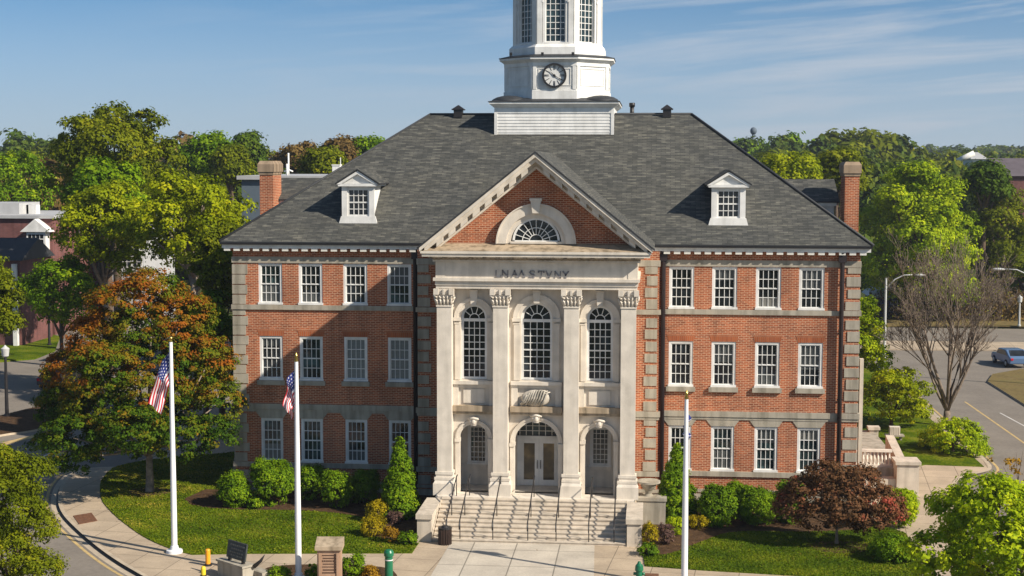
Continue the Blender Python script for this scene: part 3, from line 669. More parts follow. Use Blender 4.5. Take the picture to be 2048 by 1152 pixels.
for c, ru, rl, zl in BAYS:
    big = rl > .8
    mb = MB(); ro = ru+(.42 if big else .36)
    mb.arch_ring(c, UZ, ru+.04, ru+.2, -5.06, -5.0).arch_ring(c, UZ, ru+.2, ro, -5.12, -5.0)
    mb.box(c-ro-.04, c-ru-.04, -5.14, -5.0, UZ-.16, UZ-.0).box(c+ru+.04, c+ro+.04, -5.14, -5.0, UZ-.16, UZ)
    mb.box(c-ro, c-ru-.1, -5.1, -5.0, UZ-.3, UZ-.24).box(c+ru+.1, c+ro, -5.1, -5.0, UZ-.3, UZ-.24)
    mb.box(c-ro+.04, c-ru-.08, -5.08, -5.0, 6.66, UZ-.3).box(c+ru+.08, c+ro-.04, -5.08, -5.0, 6.66, UZ-.3)
    a = mb.build('archivolt', 'stone_lt', hall)
    MB().prism_y([(c-.13, UZ+ru+.02), (c+.13, UZ+ru+.02), (c+.2, 10.92), (c-.2, 10.92)], -5.2, -5.0).build('keystone', 'stone_lt', a)
    mb = MB(); ro = rl+.21
    mb.arch_ring(c, zl, rl, rl+.12, -5.07, -5.0).arch_ring(c, zl, rl+.12, ro, -5.12, -5.0)
    mb.box(c-ro-.03, c-rl+.02, -5.15, -4.7, zl-.17, zl-.01).box(c+rl-.02, c+ro+.03, -5.15, -4.7, zl-.17, zl-.01)
    mb.box(c-ro, c-rl, -5.1, -5.0, FZ, zl-.17).box(c+rl, c+ro, -5.1, -5.0, FZ, zl-.17)
    a = mb.build('archivolt', 'stone_lt', hall)
    k = MB(); k.prism_y([(c-.12, zl+rl-.04), (c+.12, zl+rl-.04), (c+.2, zl+rl+.3), (c-.2, zl+rl+.3)], -5.24, -5.0).tube([(c-.26, -5.2, zl+rl+.27), (c, -5.27, zl+rl+.33), (c+.26, -5.2, zl+rl+.27)], .06, 6).sphere((c, -5.25, zl+rl+.14), (.1, .06, .14), 0, 6)
    k.build('keystone', 'stone_lt', a)
    # ledges and sunk panel between the storeys
    hw = 1.02 if not big else 1.18
    mb = MB(); mb.box(c-hw, c+hw, -5.26, -5.0, 5.06, 5.2).box(c-hw-.04, c+hw+.04, -5.34, -5.0, 5.2, 5.46)
    mb.build('ledge', 'stone_ledge', hall)
    mb = MB(); mb.box(c-hw-.02, c+hw+.02, -5.24, -5.0, 6.46, 6.62)
    mb.box(c-hw, c-hw+.3, -5.14, -5.0, 5.46, 6.46).box(c+hw-.3, c+hw, -5.14, -5.0, 5.46, 6.46).box(c-hw+.3, c+hw-.3, -5.10, -5.0, 6.3, 6.46)
    if not big: mb.box(c-.5, c+.5, -5.06, -5.0, 5.56, 6.22)
    mb.build('spandrel_panel', 'stone_lt', hall)
    # tall arched window
    f = MB(); y = -4.86; zb = 6.68
    f.arch_ring(c, UZ, ru-.07, ru+.04, y-.04, y+.06).box(c-ru-.04, c-ru+.07, y-.04, y+.06, zb, UZ).box(c+ru-.07, c+ru+.04, y-.04, y+.06, zb, UZ).box(c-ru+.07, c+ru-.07, y-.04, y+.06, zb, zb+.1).box(c-ru+.07, c+ru-.07, y-.03, y+.06, UZ-.2, UZ-.06)
    for i in range(1, 4): x = c-ru+.07+(2*ru-.14)*i/4; f.box(x-.018, x+.018, y, y+.04, zb+.1, UZ-.2)
    for j in range(1, 8): z = zb+.1+(UZ-.3-zb)*j/8; f.box(c-ru+.07, c+ru-.07, y+.002, y+.038, z-.017-(.015 if j == 4 else 0), z+.017+(.015 if j == 4 else 0))
    f.arch_ring(c, UZ-.06, ru*.36, ru*.36+.035, y, y+.04, n=12)
    for t in (36, 72, 108, 144) if not big else (30, 60, 90, 120, 150):
        t = R(t); dx, dz = math.cos(t), math.sin(t); nx, nz = -dz*.017, dx*.017; a0, a1 = ru*.38, ru-.05
        f.prism_y([(c+dx*a0-nx, UZ-.06+dz*a0-nz), (c+dx*a1-nx, UZ-.04+dz*a1-nz), (c+dx*a1+nx, UZ-.04+dz*a1+nz), (c+dx*a0+nx, UZ-.06+dz*a0+nz)][::-1], y+.003, y+.037)
    o = f.build('window', 'white', hall)
    g_ = MB(); g_.half_disc(c, UZ, ru, y+.045).face([(c-ru, y+.045, zb), (c+ru, y+.045, zb), (c+ru, y+.045, UZ), (c-ru, y+.045, UZ)]); g_.build('pane', 'glass', o)
# porch back windows, doors and fanlight
for x0, x1, z0, z1 in hl[:2]:
    f = MB(); y = -3.36; f.box(x0-.1, x0+.06, y-.08, y+.06, z0, z1+.1).box(x1-.06, x1+.1, y-.08, y+.06, z0, z1+.1).box(x0-.1, x1+.1, y-.079, y-.02, z1, z1+.101).box(x0+.06, x1-.06, y-.02, y+.06, z0, z0+.08).box(x0+.06, x1-.06, y-.02, y+.06, z1-.06, z1)
    for i in (1, 2, 3): x = x0+(x1-x0)*i/4; f.box(x-.014, x+.014, y+.01, y+.05, z0+.08, z1-.06)
    for j in range(1, 7): z = z0+(z1-z0)*j/7; f.box(x0+.06, x1-.06, y+.012, y+.048, z-.014, z+.014)
    f.box(x0-.14, x1+.14, y-.09, y-.04, z0-.12, z0)
    o = f.build('window', 'white', hall); MB().face([(x0, y+.055, z0), (x1, y+.055, z0), (x1, y+.055, z1), (x0, y+.055, z1)]).build('pane', 'glass2', o)
f = MB(); y = -3.4
f.box(A-1.05, A-.93, y-.02, y+.12, FZ, 3.66).box(A+.93, A+1.05, y-.02, y+.12, FZ, 3.66).box(A-1.05, A+1.05, y-.04, y+.12, 3.6, 3.74)
f.build('door_frame', 'white', hall)
for s in (-1, 1):
    x0, x1 = (A-.93, A-.005) if s < 0 else (A+.005, A+.93)
    d = MB(); d.box(x0, x0+.2, y, y+.07, FZ+.02, 3.6).box(x1-.2, x1, y, y+.07, FZ+.02, 3.6).box(x0+.2, x1-.2, y, y+.07, FZ+.02, FZ+.3).box(x0+.2, x1-.2, y, y+.07, 3.38, 3.6)
    o = d.build('door', 'white', hall)
    MB().face([(x0+.2, y+.03, FZ+.3), (x1-.2, y+.03, FZ+.3), (x1-.2, y+.03, 3.38), (x0+.2, y+.03, 3.38)]).build('pane', 'door_glass', o)
    h = MB(); hx = A+s*.08; h.tube([(hx, y-.01, FZ+.85), (hx, y-.07, FZ+.9), (hx, y-.07, FZ+1.2), (hx, y-.01, FZ+1.25)], .02, 6); h.build('handle', 'dark', o)
f = MB()
for i in range(7): x = A-.93+1.86*i/6; f.box(x-.017, x+.017, y+.02, y+.06, 3.74, 4.62)
for z in (3.98, 4.22, 4.44): f.box(A-1.0, A+1.0, y+.022, y+.058, z-.015, z+.015)
o = f.build('fanlight', 'cream', hall); MB().face([(A-1.05, y+.065, 3.74), (A+1.05, y+.065, 3.74), (A+1.05, y+.065, 4.62), (A-1.05, y+.065, 4.62)]).build('pane', 'glass2', o)
# carved trophy in the middle panel
rr = random.Random(4); mb = MB()
mb.sphere((A-.02, -5.2, 5.86), (.70, .16, .40), 0, 8)
for i in range(9):
    t = i/8; x0 = A-.45+.95*t
    mb.tube([(x0-.26, -5.30, 5.54+.05*(i % 2)), (x0-.1, -5.40, 5.8+.12*math.sin(t*3)), (x0+.02, -5.38, 6.02+.24*math.sin(t*2.6)), (x0+.16, -5.26, 6.0+.24*math.sin(t*2.4))], [.045, .05, .045, .03], 6)
mb.tube([(A-.72, -5.25, 5.55), (A-.5, -5.33, 5.72), (A-.3, -5.3, 5.92)], .07, 6)
mb.build('carved_relief', 'relief', hall)
# pilasters
for c in (A-4.28, A-1.65, A+1.65, A+4.28):
    hw = .345
    mb = MB(); mb.box(c-hw, c+hw, -5.6, -4.98, 2.36, 10.15)
    p_ = mb.build('pilaster', 'stone_lt', hall)
    b = MB(); b.box(c-hw-.17, c+hw+.17, -5.82, -4.98, FZ-.02, 1.84)
    b.hexa([(c-hw-.15, -5.8, 1.84), (c+hw+.15, -5.8, 1.84), (c+hw+.15, -4.98, 1.84), (c-hw-.15, -4.98, 1.84)], [(c-hw-.08, -5.72, 2.0), (c+hw+.08, -5.72, 2.0), (c+hw+.08, -4.98, 2.0), (c-hw-.08, -4.98, 2.0)])
    b.box(c-hw-.12, c+hw+.12, -5.75, -4.98, 2.0, 2.12).box(c-hw-.05, c+hw+.05, -5.66, -4.98, 2.12, 2.24).box(c-hw-.08, c+hw+.08, -5.69, -4.98, 2.24, 2.37)
    b.build('pilaster_base', 'stone_lt', p_)
    k = MB(); k.box(c-hw-.03, c+hw+.03, -5.64, -4.98, 10.15, 10.24)
    k.hexa([(c-hw+.03, -5.58, 10.24), (c+hw-.03, -5.58, 10.24), (c+hw-.03, -4.98, 10.24), (c-hw+.03, -4.98, 10.24)], [(c-hw-.03, -5.66, 10.74), (c+hw+.03, -5.66, 10.74), (c+hw+.03, -4.98, 10.74), (c-hw-.03, -4.98, 10.74)])
    for i in range(5):   # acanthus leaves
        x = c-hw+.02+(2*hw-.04)*i/4
        k.tube([(x, -5.60, 10.26), (x, -5.66, 10.42), (x+.03*(i-2), -5.74, 10.5)], [.07, .06, .02], 6)
        if i < 4: x += hw/2.2; k.tube([(x, -5.60, 10.4), (x, -5.68, 10.58), (x+.03*(i-1.5), -5.78, 10.66)], [.06, .055, .02], 6)
    for s in (-1, 1):
        x = c+s*(hw+.02); k.tube([(x-s*.1, -5.64, 10.5), (x+s*.04, -5.72, 10.66), (x+s*.12, -5.74, 10.72)], [.03, .06, .05], 6)
        k.box(*(sorted((c+s*(hw-.1), c+s*(hw+.13)))), -5.8, -5.56, 10.72, 10.99)
        for j in range(3): k.tube([(x, -5.55+.25*j, 10.3), (x+s*.06, -5.55+.25*j, 10.5), (x+s*.12, -5.55+.25*j, 10.62)], [.06, .06, .02], 6)
    k.box(c-hw-.06, c+hw+.06, -5.7, -4.98, 10.76, 10.98).box(c-.05, c+.05, -5.78, -5.6, 10.72, 10.97)
    k.build('capital', 'stone_lt', p_)
# entablature
mb = MB(); h = 4.66
mb.box(A-h, A+h, -5.58, -.38, 11.0, 11.16).box(A-h-.04, A+h+.04, -5.63, -.38, 11.16, 11.36).box(A-h-.12, A+h+.12, -5.74, -.38, 11.36, 11.5)
mb.box(A-h, A+h, -5.56, -.38, 11.5, 12.26)
mb.box(A-h-.02, A-h+.42, -5.585, -5.56, 11.5, 12.24).box(A+h-.42, A+h+.02, -5.585, -5.56, 11.5, 12.24)
mb.box(A-h-.14, A+h+.14, -5.72, -.38, 12.26, 12.36)
mb.box(A-h-.3, A+h+.3, -5.86, -.38, 12.44, 12.52).box(A-h-.58, A+h+.58, -6.16, -.38, 12.52, 12.66).box(A-h-.64, A+h+.64, -6.22, -.38, 12.66, 12.77)
ent = mb.build('entablature', 'stone_lt', hall)
d = MB(); d.box(A-h-.1, A+h+.1, -5.735, -5.71, 12.35, 12.5); x = A-h-.1
while x < A+h: d.box(x, x+.11, -5.83, -5.7, 12.345, 12.45); x += .21
x = A-h-.25
while x < A+h+.1: d.box(x, x+.16, -6.1, -5.862, 12.44, 12.52); x += .62
d.build('dentil_row', 'stone_ledge', ent)
MB().hexa([(A-h-.5, -6.15, 12.775), (A+h+.5, -6.15, 12.775), (A+h+.5, -5.0, 12.775), (A-h-.5, -5.0, 12.775)], [(A-h-.5, -6.14, 12.80), (A+h+.5, -6.14, 12.80), (A+h+.5, -5.16, 13.08), (A-h-.5, -5.16, 13.08)]).build('pediment_ledge', 'stone_ledge', hall)
# carved letters
GLY = {'L': [[(0,0),(0,1)],[(0,0),(.7,0)],[(.7,0),(.7,.25)]], 'N': [[(0,0),(0,1)],[(0,1),(.8,0)],[(.8,0),(.8,1)]], 'A': [[(0,0),(.4,1)],[(.4,1),(.85,0)],[(.2,.4),(.62,.4)]], '^': [[(0,0),(.4,1)],[(.4,1),(.85,0)]],
 'S': [[(.75,.8),(.65,1),(.2,1),(.05,.8),(.2,.56),(.6,.45),(.75,.22),(.6,0),(.15,0),(0,.2)]], 'T': [[(.4,0),(.4,1)],[(0,1),(.8,1)],[(0,1),(0,.8)],[(.8,1),(.8,.8)]], 'V': [[(0,1),(.4,0)],[(.4,0),(.8,1)]], 'Y': [[(0,1),(.4,.5)],[(.8,1),(.4,.5)],[(.4,.5),(.4,0)]]}
mb = MB()
def bar(p, q, t, y0, y1):
    p, q = Vector(p), Vector(q); d = (q-p).normalized(); n = Vector((-d.y, d.x))*t/2; p = p-d*t*.3; q = q+d*t*.3
    mb.prism_y([tuple(p-n), tuple(q-n), tuple(q+n), tuple(p+n)], y0, y1)
for ch, px in zip('LNA^STVNY', (992, 1005, 1023.5, 1037.5, 1059, 1077, 1092.5, 1110, 1126)):
    p = AT(px, 554+.012*(px-992)*1.6, -5.6); s = .31
    for st in GLY[ch]:
        for k, (a, b) in enumerate(zip(st, st[1:])): bar((p.x+a[0]*s, p.z+a[1]*s), (p.x+b[0]*s, p.z+b[1]*s), .07 if b[1] < a[1] else .04, -5.60-.001*(k % 3), -5.555)
mb.build('lettering', 'letter', ent)
# pediment: brick tympanum, lunette, raking cornices, roof
AZ = 17.25; k_ = (AZ-12.95)/5.3
mb = MB(); mb.prism_y([(A-4.9, 12.8), (A+4.9, 12.8), (A, 12.95+4.9*k_-.15)], -5.12, -4.7); mb.build('tympanum', 'brick', hall)
mb = MB(); z0 = 13.09
mb.arch_ring(A-.03, z0, 1.38, 1.80, -5.36, -5.1, n=32).arch_ring(A-.03, z0, 1.18, 1.38, -5.25, -5.1, n=32).arch_ring(A-.03, z0, 1.80, 1.86, -5.42, -5.1, n=32)
mb.box(A-1.22, A+1.16, -5.3, -5.1, z0, z0+.1)
o = mb.build('lunette', 'stone_lt', hall)
MB().prism_y([(A-.18, z0+1.42), (A+.12, z0+1.42), (A+.22, z0+2.06), (A-.28, z0+2.06)], -5.52, -5.1).prism_y([(A-.3, z0+1.98), (A+.24, z0+1.98), (A+.26, z0+2.1), (A-.32, z0+2.1)], -5.56, -5.1).build('keystone', 'stone_lt', o)
f = MB(); cx = A-.03; zs = z0+.1
f.arch_ring(cx, zs, 1.0, 1.1, -5.2, -5.13, n=28).arch_ring(cx, zs, .62, .655, -5.18, -5.135, n=20).arch_ring(cx, zs, .3, .335, -5.18, -5.135, n=14).box(cx-1.1, cx+1.1, -5.2, -5.13, zs, zs+.05)
for t in range(18, 180, 18):
    t = R(t); dx, dz = math.cos(t), math.sin(t); nx, nz = -dz*.016, dx*.016; a0, a1 = (.31 if round(t/R(18)) % 2 == 0 else .31), 1.03
    f.prism_y([(cx+dx*a0-nx, zs+dz*a0-nz), (cx+dx*a0+nx, zs+dz*a0+nz), (cx+dx*a1+nx, zs+dz*a1+nz), (cx+dx*a1-nx, zs+dz*a1-nz)], -5.178, -5.138)
f.build('window', 'white', o)
MB().half_disc(cx, z0, 1.2, -5.128, 0, 32).build('pane', 'glass', o)
for s in (-1, 1):
    mb = MB()
    def rake(d0, d1, xe, y0, y1):
        q = [(A+s*xe, AZ-k_*xe-d1), (A, AZ-d1), (A, AZ-d0), (A+s*xe, AZ-k_*xe-d0)]
        mb.prism_y(q if s < 0 else q[::-1], y0, y1)
    rake(.0, .17, 5.34, -6.28, -4.72); rake(.17, .38, 5.12, -6.12, -4.72); rake(.56, .70, 4.62, -5.62, -4.72)
    rk = mb.build('raking_cornice', 'stone_lt', hall)
    mb = MB(); rake(.38, .56, 4.86, -5.56, -4.72)
    x = .35
    while x < 4.6:
        q = [(A+s*(x+.3), AZ-k_*(x+.3)-.6), (A+s*x, AZ-k_*x-.6), (A+s*x, AZ-k_*x-.38), (A+s*(x+.3), AZ-k_*(x+.3)-.38)]
        mb.prism_y(q if s < 0 else q[::-1], -6.02, -5.56); x += .56
    mb.build('dentil_row', 'stone_lt', rk)
    r_ = MB(); xe = 5.45
    q = [(A+s*xe, -6.32, AZ-k_*xe+.015), (A, -6.32, AZ+.015), (A, 6.6, AZ+.015), (A+s*xe, 1.2, AZ-k_*xe+.015)]
    q2 = [(x, y, z+.09) for x, y, z in q]
    if s > 0: q, q2 = q[::-1], q2[::-1]
    r_.face(q2[::-1], 0).face(q, 1)
    for i in range(4): r_.face([q[i], q[(i+1) % 4], q2[(i+1) % 4], q2[i]][::-1], 1)
    r_.build('portico_roof', ['roof', 'roof_dk'], hall)

# ------------------------------------------------------------------ tower
TX, TY = .22, 10.2; TW = 3.2
mb = MB()
for i in range(14):   # lapped boards
    z = 17.6+i*.17
    mb.hexa([(TX-TW-.025, TY-TW-.025, z), (TX+TW+.025, TY-TW-.025, z), (TX+TW+.025, TY+TW+.025, z), (TX-TW-.025, TY+TW+.025, z)], [(TX-TW, TY-TW, z+.168), (TX+TW, TY-TW, z+.168), (TX+TW, TY+TW, z+.168), (TX-TW, TY+TW, z+.168)])
mb.box(TX-TW-.04, TX+TW+.04, TY-TW-.04, TY+TW+.04, 19.5, 19.78)
for sx in (-1, 1): mb.box(*sorted((TX+sx*(TW-.12), TX+sx*(TW+.045))), TY-TW-.045, TY-TW+.1, 17.6, 19.78)
mb.hexa([(TX-TW-.04, TY-TW-.04, 19.78), (TX+TW+.04, TY-TW-.04, 19.78), (TX+TW+.04, TY+TW+.04, 19.78), (TX-TW-.04, TY+TW+.04, 19.78)], [(TX-TW-.3, TY-TW-.3, 20.0), (TX+TW+.3, TY-TW-.3, 20.0), (TX+TW+.3, TY+TW+.3, 20.0), (TX-TW-.3, TY+TW+.3, 20.0)])
mb.box(TX-TW-.32, TX+TW+.32, TY-TW-.32, TY+TW+.32, 20.0, 20.1)
tb = mb.build('tower_base', 'white', hall)
mb = MB(); mb.box(TX-TW-.36, TX+TW+.36, TY-TW-.36, TY+TW+.36, 20.1, 20.14)
mb.ngon(TX, TY, (TW+.3)*1.414, 2.7*1.414, 20.14, 20.34, 4)
for a in range(4):   # small curved corner roofs
    t = R(45+90*a); cx, cy = TX+2.95*math.cos(t)*1.2, TY+2.95*math.sin(t)*1.2
    mb.sphere((cx, cy, 20.12), (1.0, 1.0, .36), 0, 8)
mb.build('skirt_roof', 'roof_dk', tb)
MB().box(TX-TW-.06, TX+TW+.06, TY-TW-.12, TY-TW-.026, 18.2, 18.3).build('flashing', 'pipe', tb)
def R8(ap): return ap/math.cos(math.pi/8)
mb = MB(); AP = 2.86
mb.ngon(TX, TY, R8(AP), R8(AP), 20.1, 22.4)
mb.ngon(TX, TY, R8(AP+.08), R8(AP+.08), 20.2, 20.72)
mb.ngon(TX, TY, R8(AP+.03), R8(AP+.03), 20.72, 20.8)
mb.ngon(TX, TY, R8(AP+.06), R8(AP+.06), 22.06, 22.25)
mb.ngon(TX, TY, R8(AP+.06), R8(AP+.26), 22.25, 22.42).ngon(TX, TY, R8(AP+.3), R8(AP+.3), 22.42, 22.54)
for i in range(8):
    M4 = Matrix.Translation((TX, TY, 0)) @ Matrix.Rotation(i*math.pi/4, 4, 'Z')
    t = MB()
    s_ = AP*math.tan(math.pi/8)
    t.box(-s_+.02, -s_+.2, -AP-.05, -AP+.01, 20.8, 22.06).box(s_-.2, s_-.02, -AP-.05, -AP+.01, 20.8, 22.06)
    t.box(-s_+.3, s_-.3, -AP-.03, -AP+.01, 21.0, 21.04).box(-s_+.3, s_-.3, -AP-.03, -AP+.01, 21.9, 21.94).box(-s_+.3, -s_+.34, -AP-.03, -AP+.01, 21.04, 21.9).box(s_-.34, s_-.3, -AP-.03, -AP+.01, 21.04, 21.9)
    mb.idx([tuple(M4 @ Vector(v)) for v in t.v], t.f)
cs = mb.build('clock_stage', 'white', hall)
MB().ngon(TX, TY, R8(AP+.34), R8(AP+.34), 22.54, 22.58).ngon(TX, TY, R8(AP+.3), R8(2.6), 22.58, 22.72).build('clock_stage_roof', 'roof_dk', cs)
# clock
cl = AT(1109, 151, TY-AP); cx, cz = cl.x, cl.z; y = TY-AP
mb = MB(); n = 32
mb.face([(cx+.6*math.cos(2*math.pi*i/n), y-.1, cz+.6*math.sin(2*math.pi*i/n)) for i in range(n)]); mb.build('clock_face', 'white', hall)
mb = MB(); mb.arch_ring(cx, cz, .56, .66, y-.2, y+.01, n=40, a0=0, a1=2*math.pi); mb.build('clock_rim', 'dark', hall)
mb = MB()
for i in range(12):
    t = R(90-30*i); dx, dz = math.cos(t), math.sin(t)
    for o_ in ((-.03, .03) if i % 3 == 0 else (0,)):
        a0, a1 = .30, .54; nx, nz = -dz, dx
        mb.prism_y([(cx+dx*a0+nx*(o_-.012), cz+dz*a0+nz*(o_-.012)), (cx+dx*a1+nx*(o_-.02), cz+dz*a1+nz*(o_-.02)), (cx+dx*a1+nx*(o_+.02), cz+dz*a1+nz*(o_+.02)), (cx+dx*a0+nx*(o_+.012), cz+dz*a0+nz*(o_+.012))], y-.112, y-.1)
mb.build('clock_numerals', 'dark', hall)
mb = MB()
for t, ln, wd in ((R(138), .40, .03), (R(-32), .52, .024)):
    dx, dz = math.cos(t), math.sin(t); nx, nz = -dz*wd, dx*wd
    mb.prism_y([(cx-dx*.1-nx, cz-dz*.1-nz), (cx+dx*ln, cz+dz*ln), (cx-dx*.1+nx, cz-dz*.1+nz)], y-.135-.003*wd*100, y-.12)
mb.ngon(cx, 0, .07, .07, 0, .01) if False else mb.sphere((cx, y-.13, cz), (.07, .02, .07), 0, 6)
mb.build('clock_hands', 'dark', hall)
# belfry
AB = 2.36; sb = AB*math.tan(math.pi/8); WZ0, WZS, WRr = 23.36, 25.62, .56
mb = MB()
mb.ngon(TX, TY, R8(AB+.28), R8(AB+.28), 22.6, 23.1).ngon(TX, TY, R8(AB+.28), R8(AB+.12), 23.1, 23.26)
for i in range(8):
    M4 = Matrix.Translation((TX, TY, 0)) @ Matrix.Rotation(i*math.pi/4, 4, 'Z'); t = MB()
    t.arch_wall(-sb, sb, 23.2, 27.0, -AB, [(0, WRr, WZ0, WZS)], .18)
    t.box(-sb-.01, -sb+.26, -AB-.09, -AB+.01, 23.2, 27.0).box(sb-.26, sb+.01, -AB-.09, -AB+.01, 23.2, 27.0)
    t.arch_ring(0, WZS, WRr, WRr+.12, -AB-.05, -AB, n=14).box(-WRr-.12, -WRr, -AB-.05, -AB, WZ0, WZS).box(WRr, WRr+.12, -AB-.05, -AB, WZ0, WZS).box(-WRr-.16, WRr+.16, -AB-.09, -AB+.02, WZ0-.12, WZ0)
    t.box(-WRr-.2, -WRr-.1, -AB-.1, -AB, WZS-.1, WZS+.02).box(WRr+.1, WRr+.2, -AB-.1, -AB, WZS-.1, WZS+.02)
    mb.idx([tuple(M4 @ Vector(v)) for v in t.v], t.f)
mb.ngon(TX, TY, R8(AB+.12), R8(AB+.12), 26.9, 27.3).ngon(TX, TY, R8(AB+.15), R8(AB+.5), 27.3, 27.6)
bf = mb.build('belfry', 'white', hall)
mb = MB(); mb.ngon(TX, TY, R8(2.5), R8(2.2), 27.6, 28.4).lathe(TX, TY, [(2.2, 28.4), (2.0, 29.4), (1.4, 30.4), (.6, 31), (.12, 31.3), (.06, 33.4)], 20); mb.build('dome', 'roof_dk', hall)
f = MB(); yl = -AB+.12
f.arch_ring(0, WZS, WRr-.06, WRr, yl-.03, yl+.04, n=14).box(-WRr, -WRr+.06, yl-.03, yl+.04, WZ0, WZS).box(WRr-.06, WRr, yl-.03, yl+.04, WZ0, WZS).box(-WRr+.06, WRr-.06, yl-.03, yl+.04, WZ0, WZ0+.08)
for i in (1, 2, 3): x = -WRr+2*WRr*i/4; f.box(x-.02, x+.02, yl, yl+.03, WZ0+.08, WZS+(.44 if i == 2 else .36))
for j in range(1, 8): z = WZ0+.08+.335*j; f.box(-WRr+.05, WRr-.05, yl+.002, yl+.028, z-.018, z+.018)
wp = f.build('belfry_window', 'white', hall); pn = MB(); pn.half_disc(0, WZS, WRr, yl+.035).face([(-WRr, yl+.035, WZ0), (WRr, yl+.035, WZ0), (WRr, yl+.035, WZS), (-WRr, yl+.035, WZS)]); pn.build('pane', 'glass2', wp)
wp.location = (TX, TY, 0)
for i in range(1, 8):
    c = copy_tree(wp, hall); c.location = (TX, TY, 0); c.rotation_euler.z = i*math.pi/4
for i, px in enumerate((1022, 1085, 1146)):   # small floodlights on the ledge
    q = AT(px, 112, TY-AP); mb = MB(); mb.box(q.x-.07, q.x+.07, q.y-.15, q.y-.02, 22.62, 22.78).tube([(q.x, q.y-.08, 22.54), (q.x, q.y-.08, 22.66)], .03, 6); mb.build('floodlight', 'dark', hall)

# ================================================================== steps, cheek walls, handrails
st = thing('entrance_steps', 'broad tan stone steps rising to the portico doors', 'steps', (A, -6.12, 0))
def loc(mb):  # steps are modelled in place, then moved under the thing
    mb.v = [(x-A, y+6.12, z) for x, y, z in mb.v]; return mb
NS = 10
mb = MB(); prof = [(-6.125, -.05)]
yb = -9.35
poly = [(-6.125, -.05), (-6.125, FZ-.004)]
mb2 = []
for i in range(NS):
    y1 = -6.125-(i)*(9.35-6.125)/NS; y0 = -6.125-(i+1)*(9.35-6.125)/NS; z = FZ-.004-i*FZ/NS
    mb.box(A-4.3, A+4.3, y0-.03, y1, z-.045, z).box(A-4.3, A+4.3, y0, y1, -.05, z-.045)
loc(mb).build('step_flight', 'stone_step', st)
for s in (-1, 1):
    x0, x1 = (A-4.98, A-4.34) if s < 0 else (A+4.34, A+4.98)
    mb = MB(); mb.box(x0, x1, -9.42, -6.2, -.05, 1.02).box(x0-.05, x1+.05, -9.5, -6.15, 1.02, 1.24)
    loc(mb).build('cheek_wall', 'stone_step', st)
def zst(y): return FZ*(1-min(1, max(0, (-6.125-y)/(9.35-6.125))))
def rail(px, py, label, top=(-5.75)):
    b = G(px, py); x = b.x
    t = thing('handrail', label, 'handrail', (x, -9.3, 0), 0, 'handrails on the entrance steps')
    P = [(0, .02, .05), (0, -.02, .93)]
    y1 = top+9.3
    h = MB(); h.tube([(0, -.25, .62), (0, -.27, .8), (0, -.1, .96), (0, y1, FZ+.92), (0, y1+.3, FZ+.92)], .028, 8)
    h.build('grip', 'dark', t)
    for yy in (.05, (y1)/2, y1-.02):
        g = zst(yy-9.3); MB().tube([(0, yy, g-.02), (0, yy, .96+(FZ-.04)*min(1, (yy+.1)/(y1+.1)))], .024, 6).build('post', 'dark', t)
rail(897, 1076, 'dark steel handrail beside the left cheek wall and the litter bin', -5.9)
rail(923, 1077, 'dark steel handrail on the steps in line with the left archway')
rail(988, 1079, 'dark steel handrail running up to the second pilaster')
rail(1057, 1082, 'dark steel handrail in the middle of the steps, leading to the double doors')
rail(1113, 1084, 'dark steel handrail running up beside the third pilaster')
rail(1178, 1086, 'dark steel handrail on the steps in line with the right archway')
rail(1228, 1090, 'dark steel handrail nearest the right cheek wall', -5.9)

# ================================================================== foliage
def leaf_mesh(name, P, Nr, size, val, mat, aspect=.62, rng=None):
    n = len(P); rng = rng or np.random.default_rng(0)
    Nr = Nr/np.maximum(1e-6, np.linalg.norm(Nr, axis=1, keepdims=True))
    t = rng.normal(size=(n, 3)); t -= Nr*(t*Nr).sum(1, keepdims=True); t /= np.maximum(1e-6, np.linalg.norm(t, axis=1, keepdims=True)); b = np.cross(Nr, t)
    s = size[:, None]
    fold = Nr*s*.18
    V = np.stack([P-t*s, P-b*s*aspect+fold, P+t*s, P+b*s*aspect+fold], 1).reshape(-1, 3)
    me = bpy.data.meshes.new(name); me.vertices.add(4*n); me.vertices.foreach_set('co', V.astype(np.float32).ravel())
    me.loops.add(4*n); me.loops.foreach_set('vertex_index', np.arange(4*n, dtype=np.int32)); me.polygons.add(n)
    me.polygons.foreach_set('loop_start', np.arange(0, 4*n, 4, dtype=np.int32)); me.polygons.foreach_set('loop_total', np.full(n, 4, np.int32))
    a = me.attributes.new('leafval', 'FLOAT', 'FACE'); a.data.foreach_set('value', np.clip(val, 0, 1).astype(np.float32))
    me.materials.append(LF[mat]); me.update(calc_edges=True); return me
def unit(rng, n):
    v = rng.normal(size=(n, 3)); return v/np.linalg.norm(v, axis=1, keepdims=True)
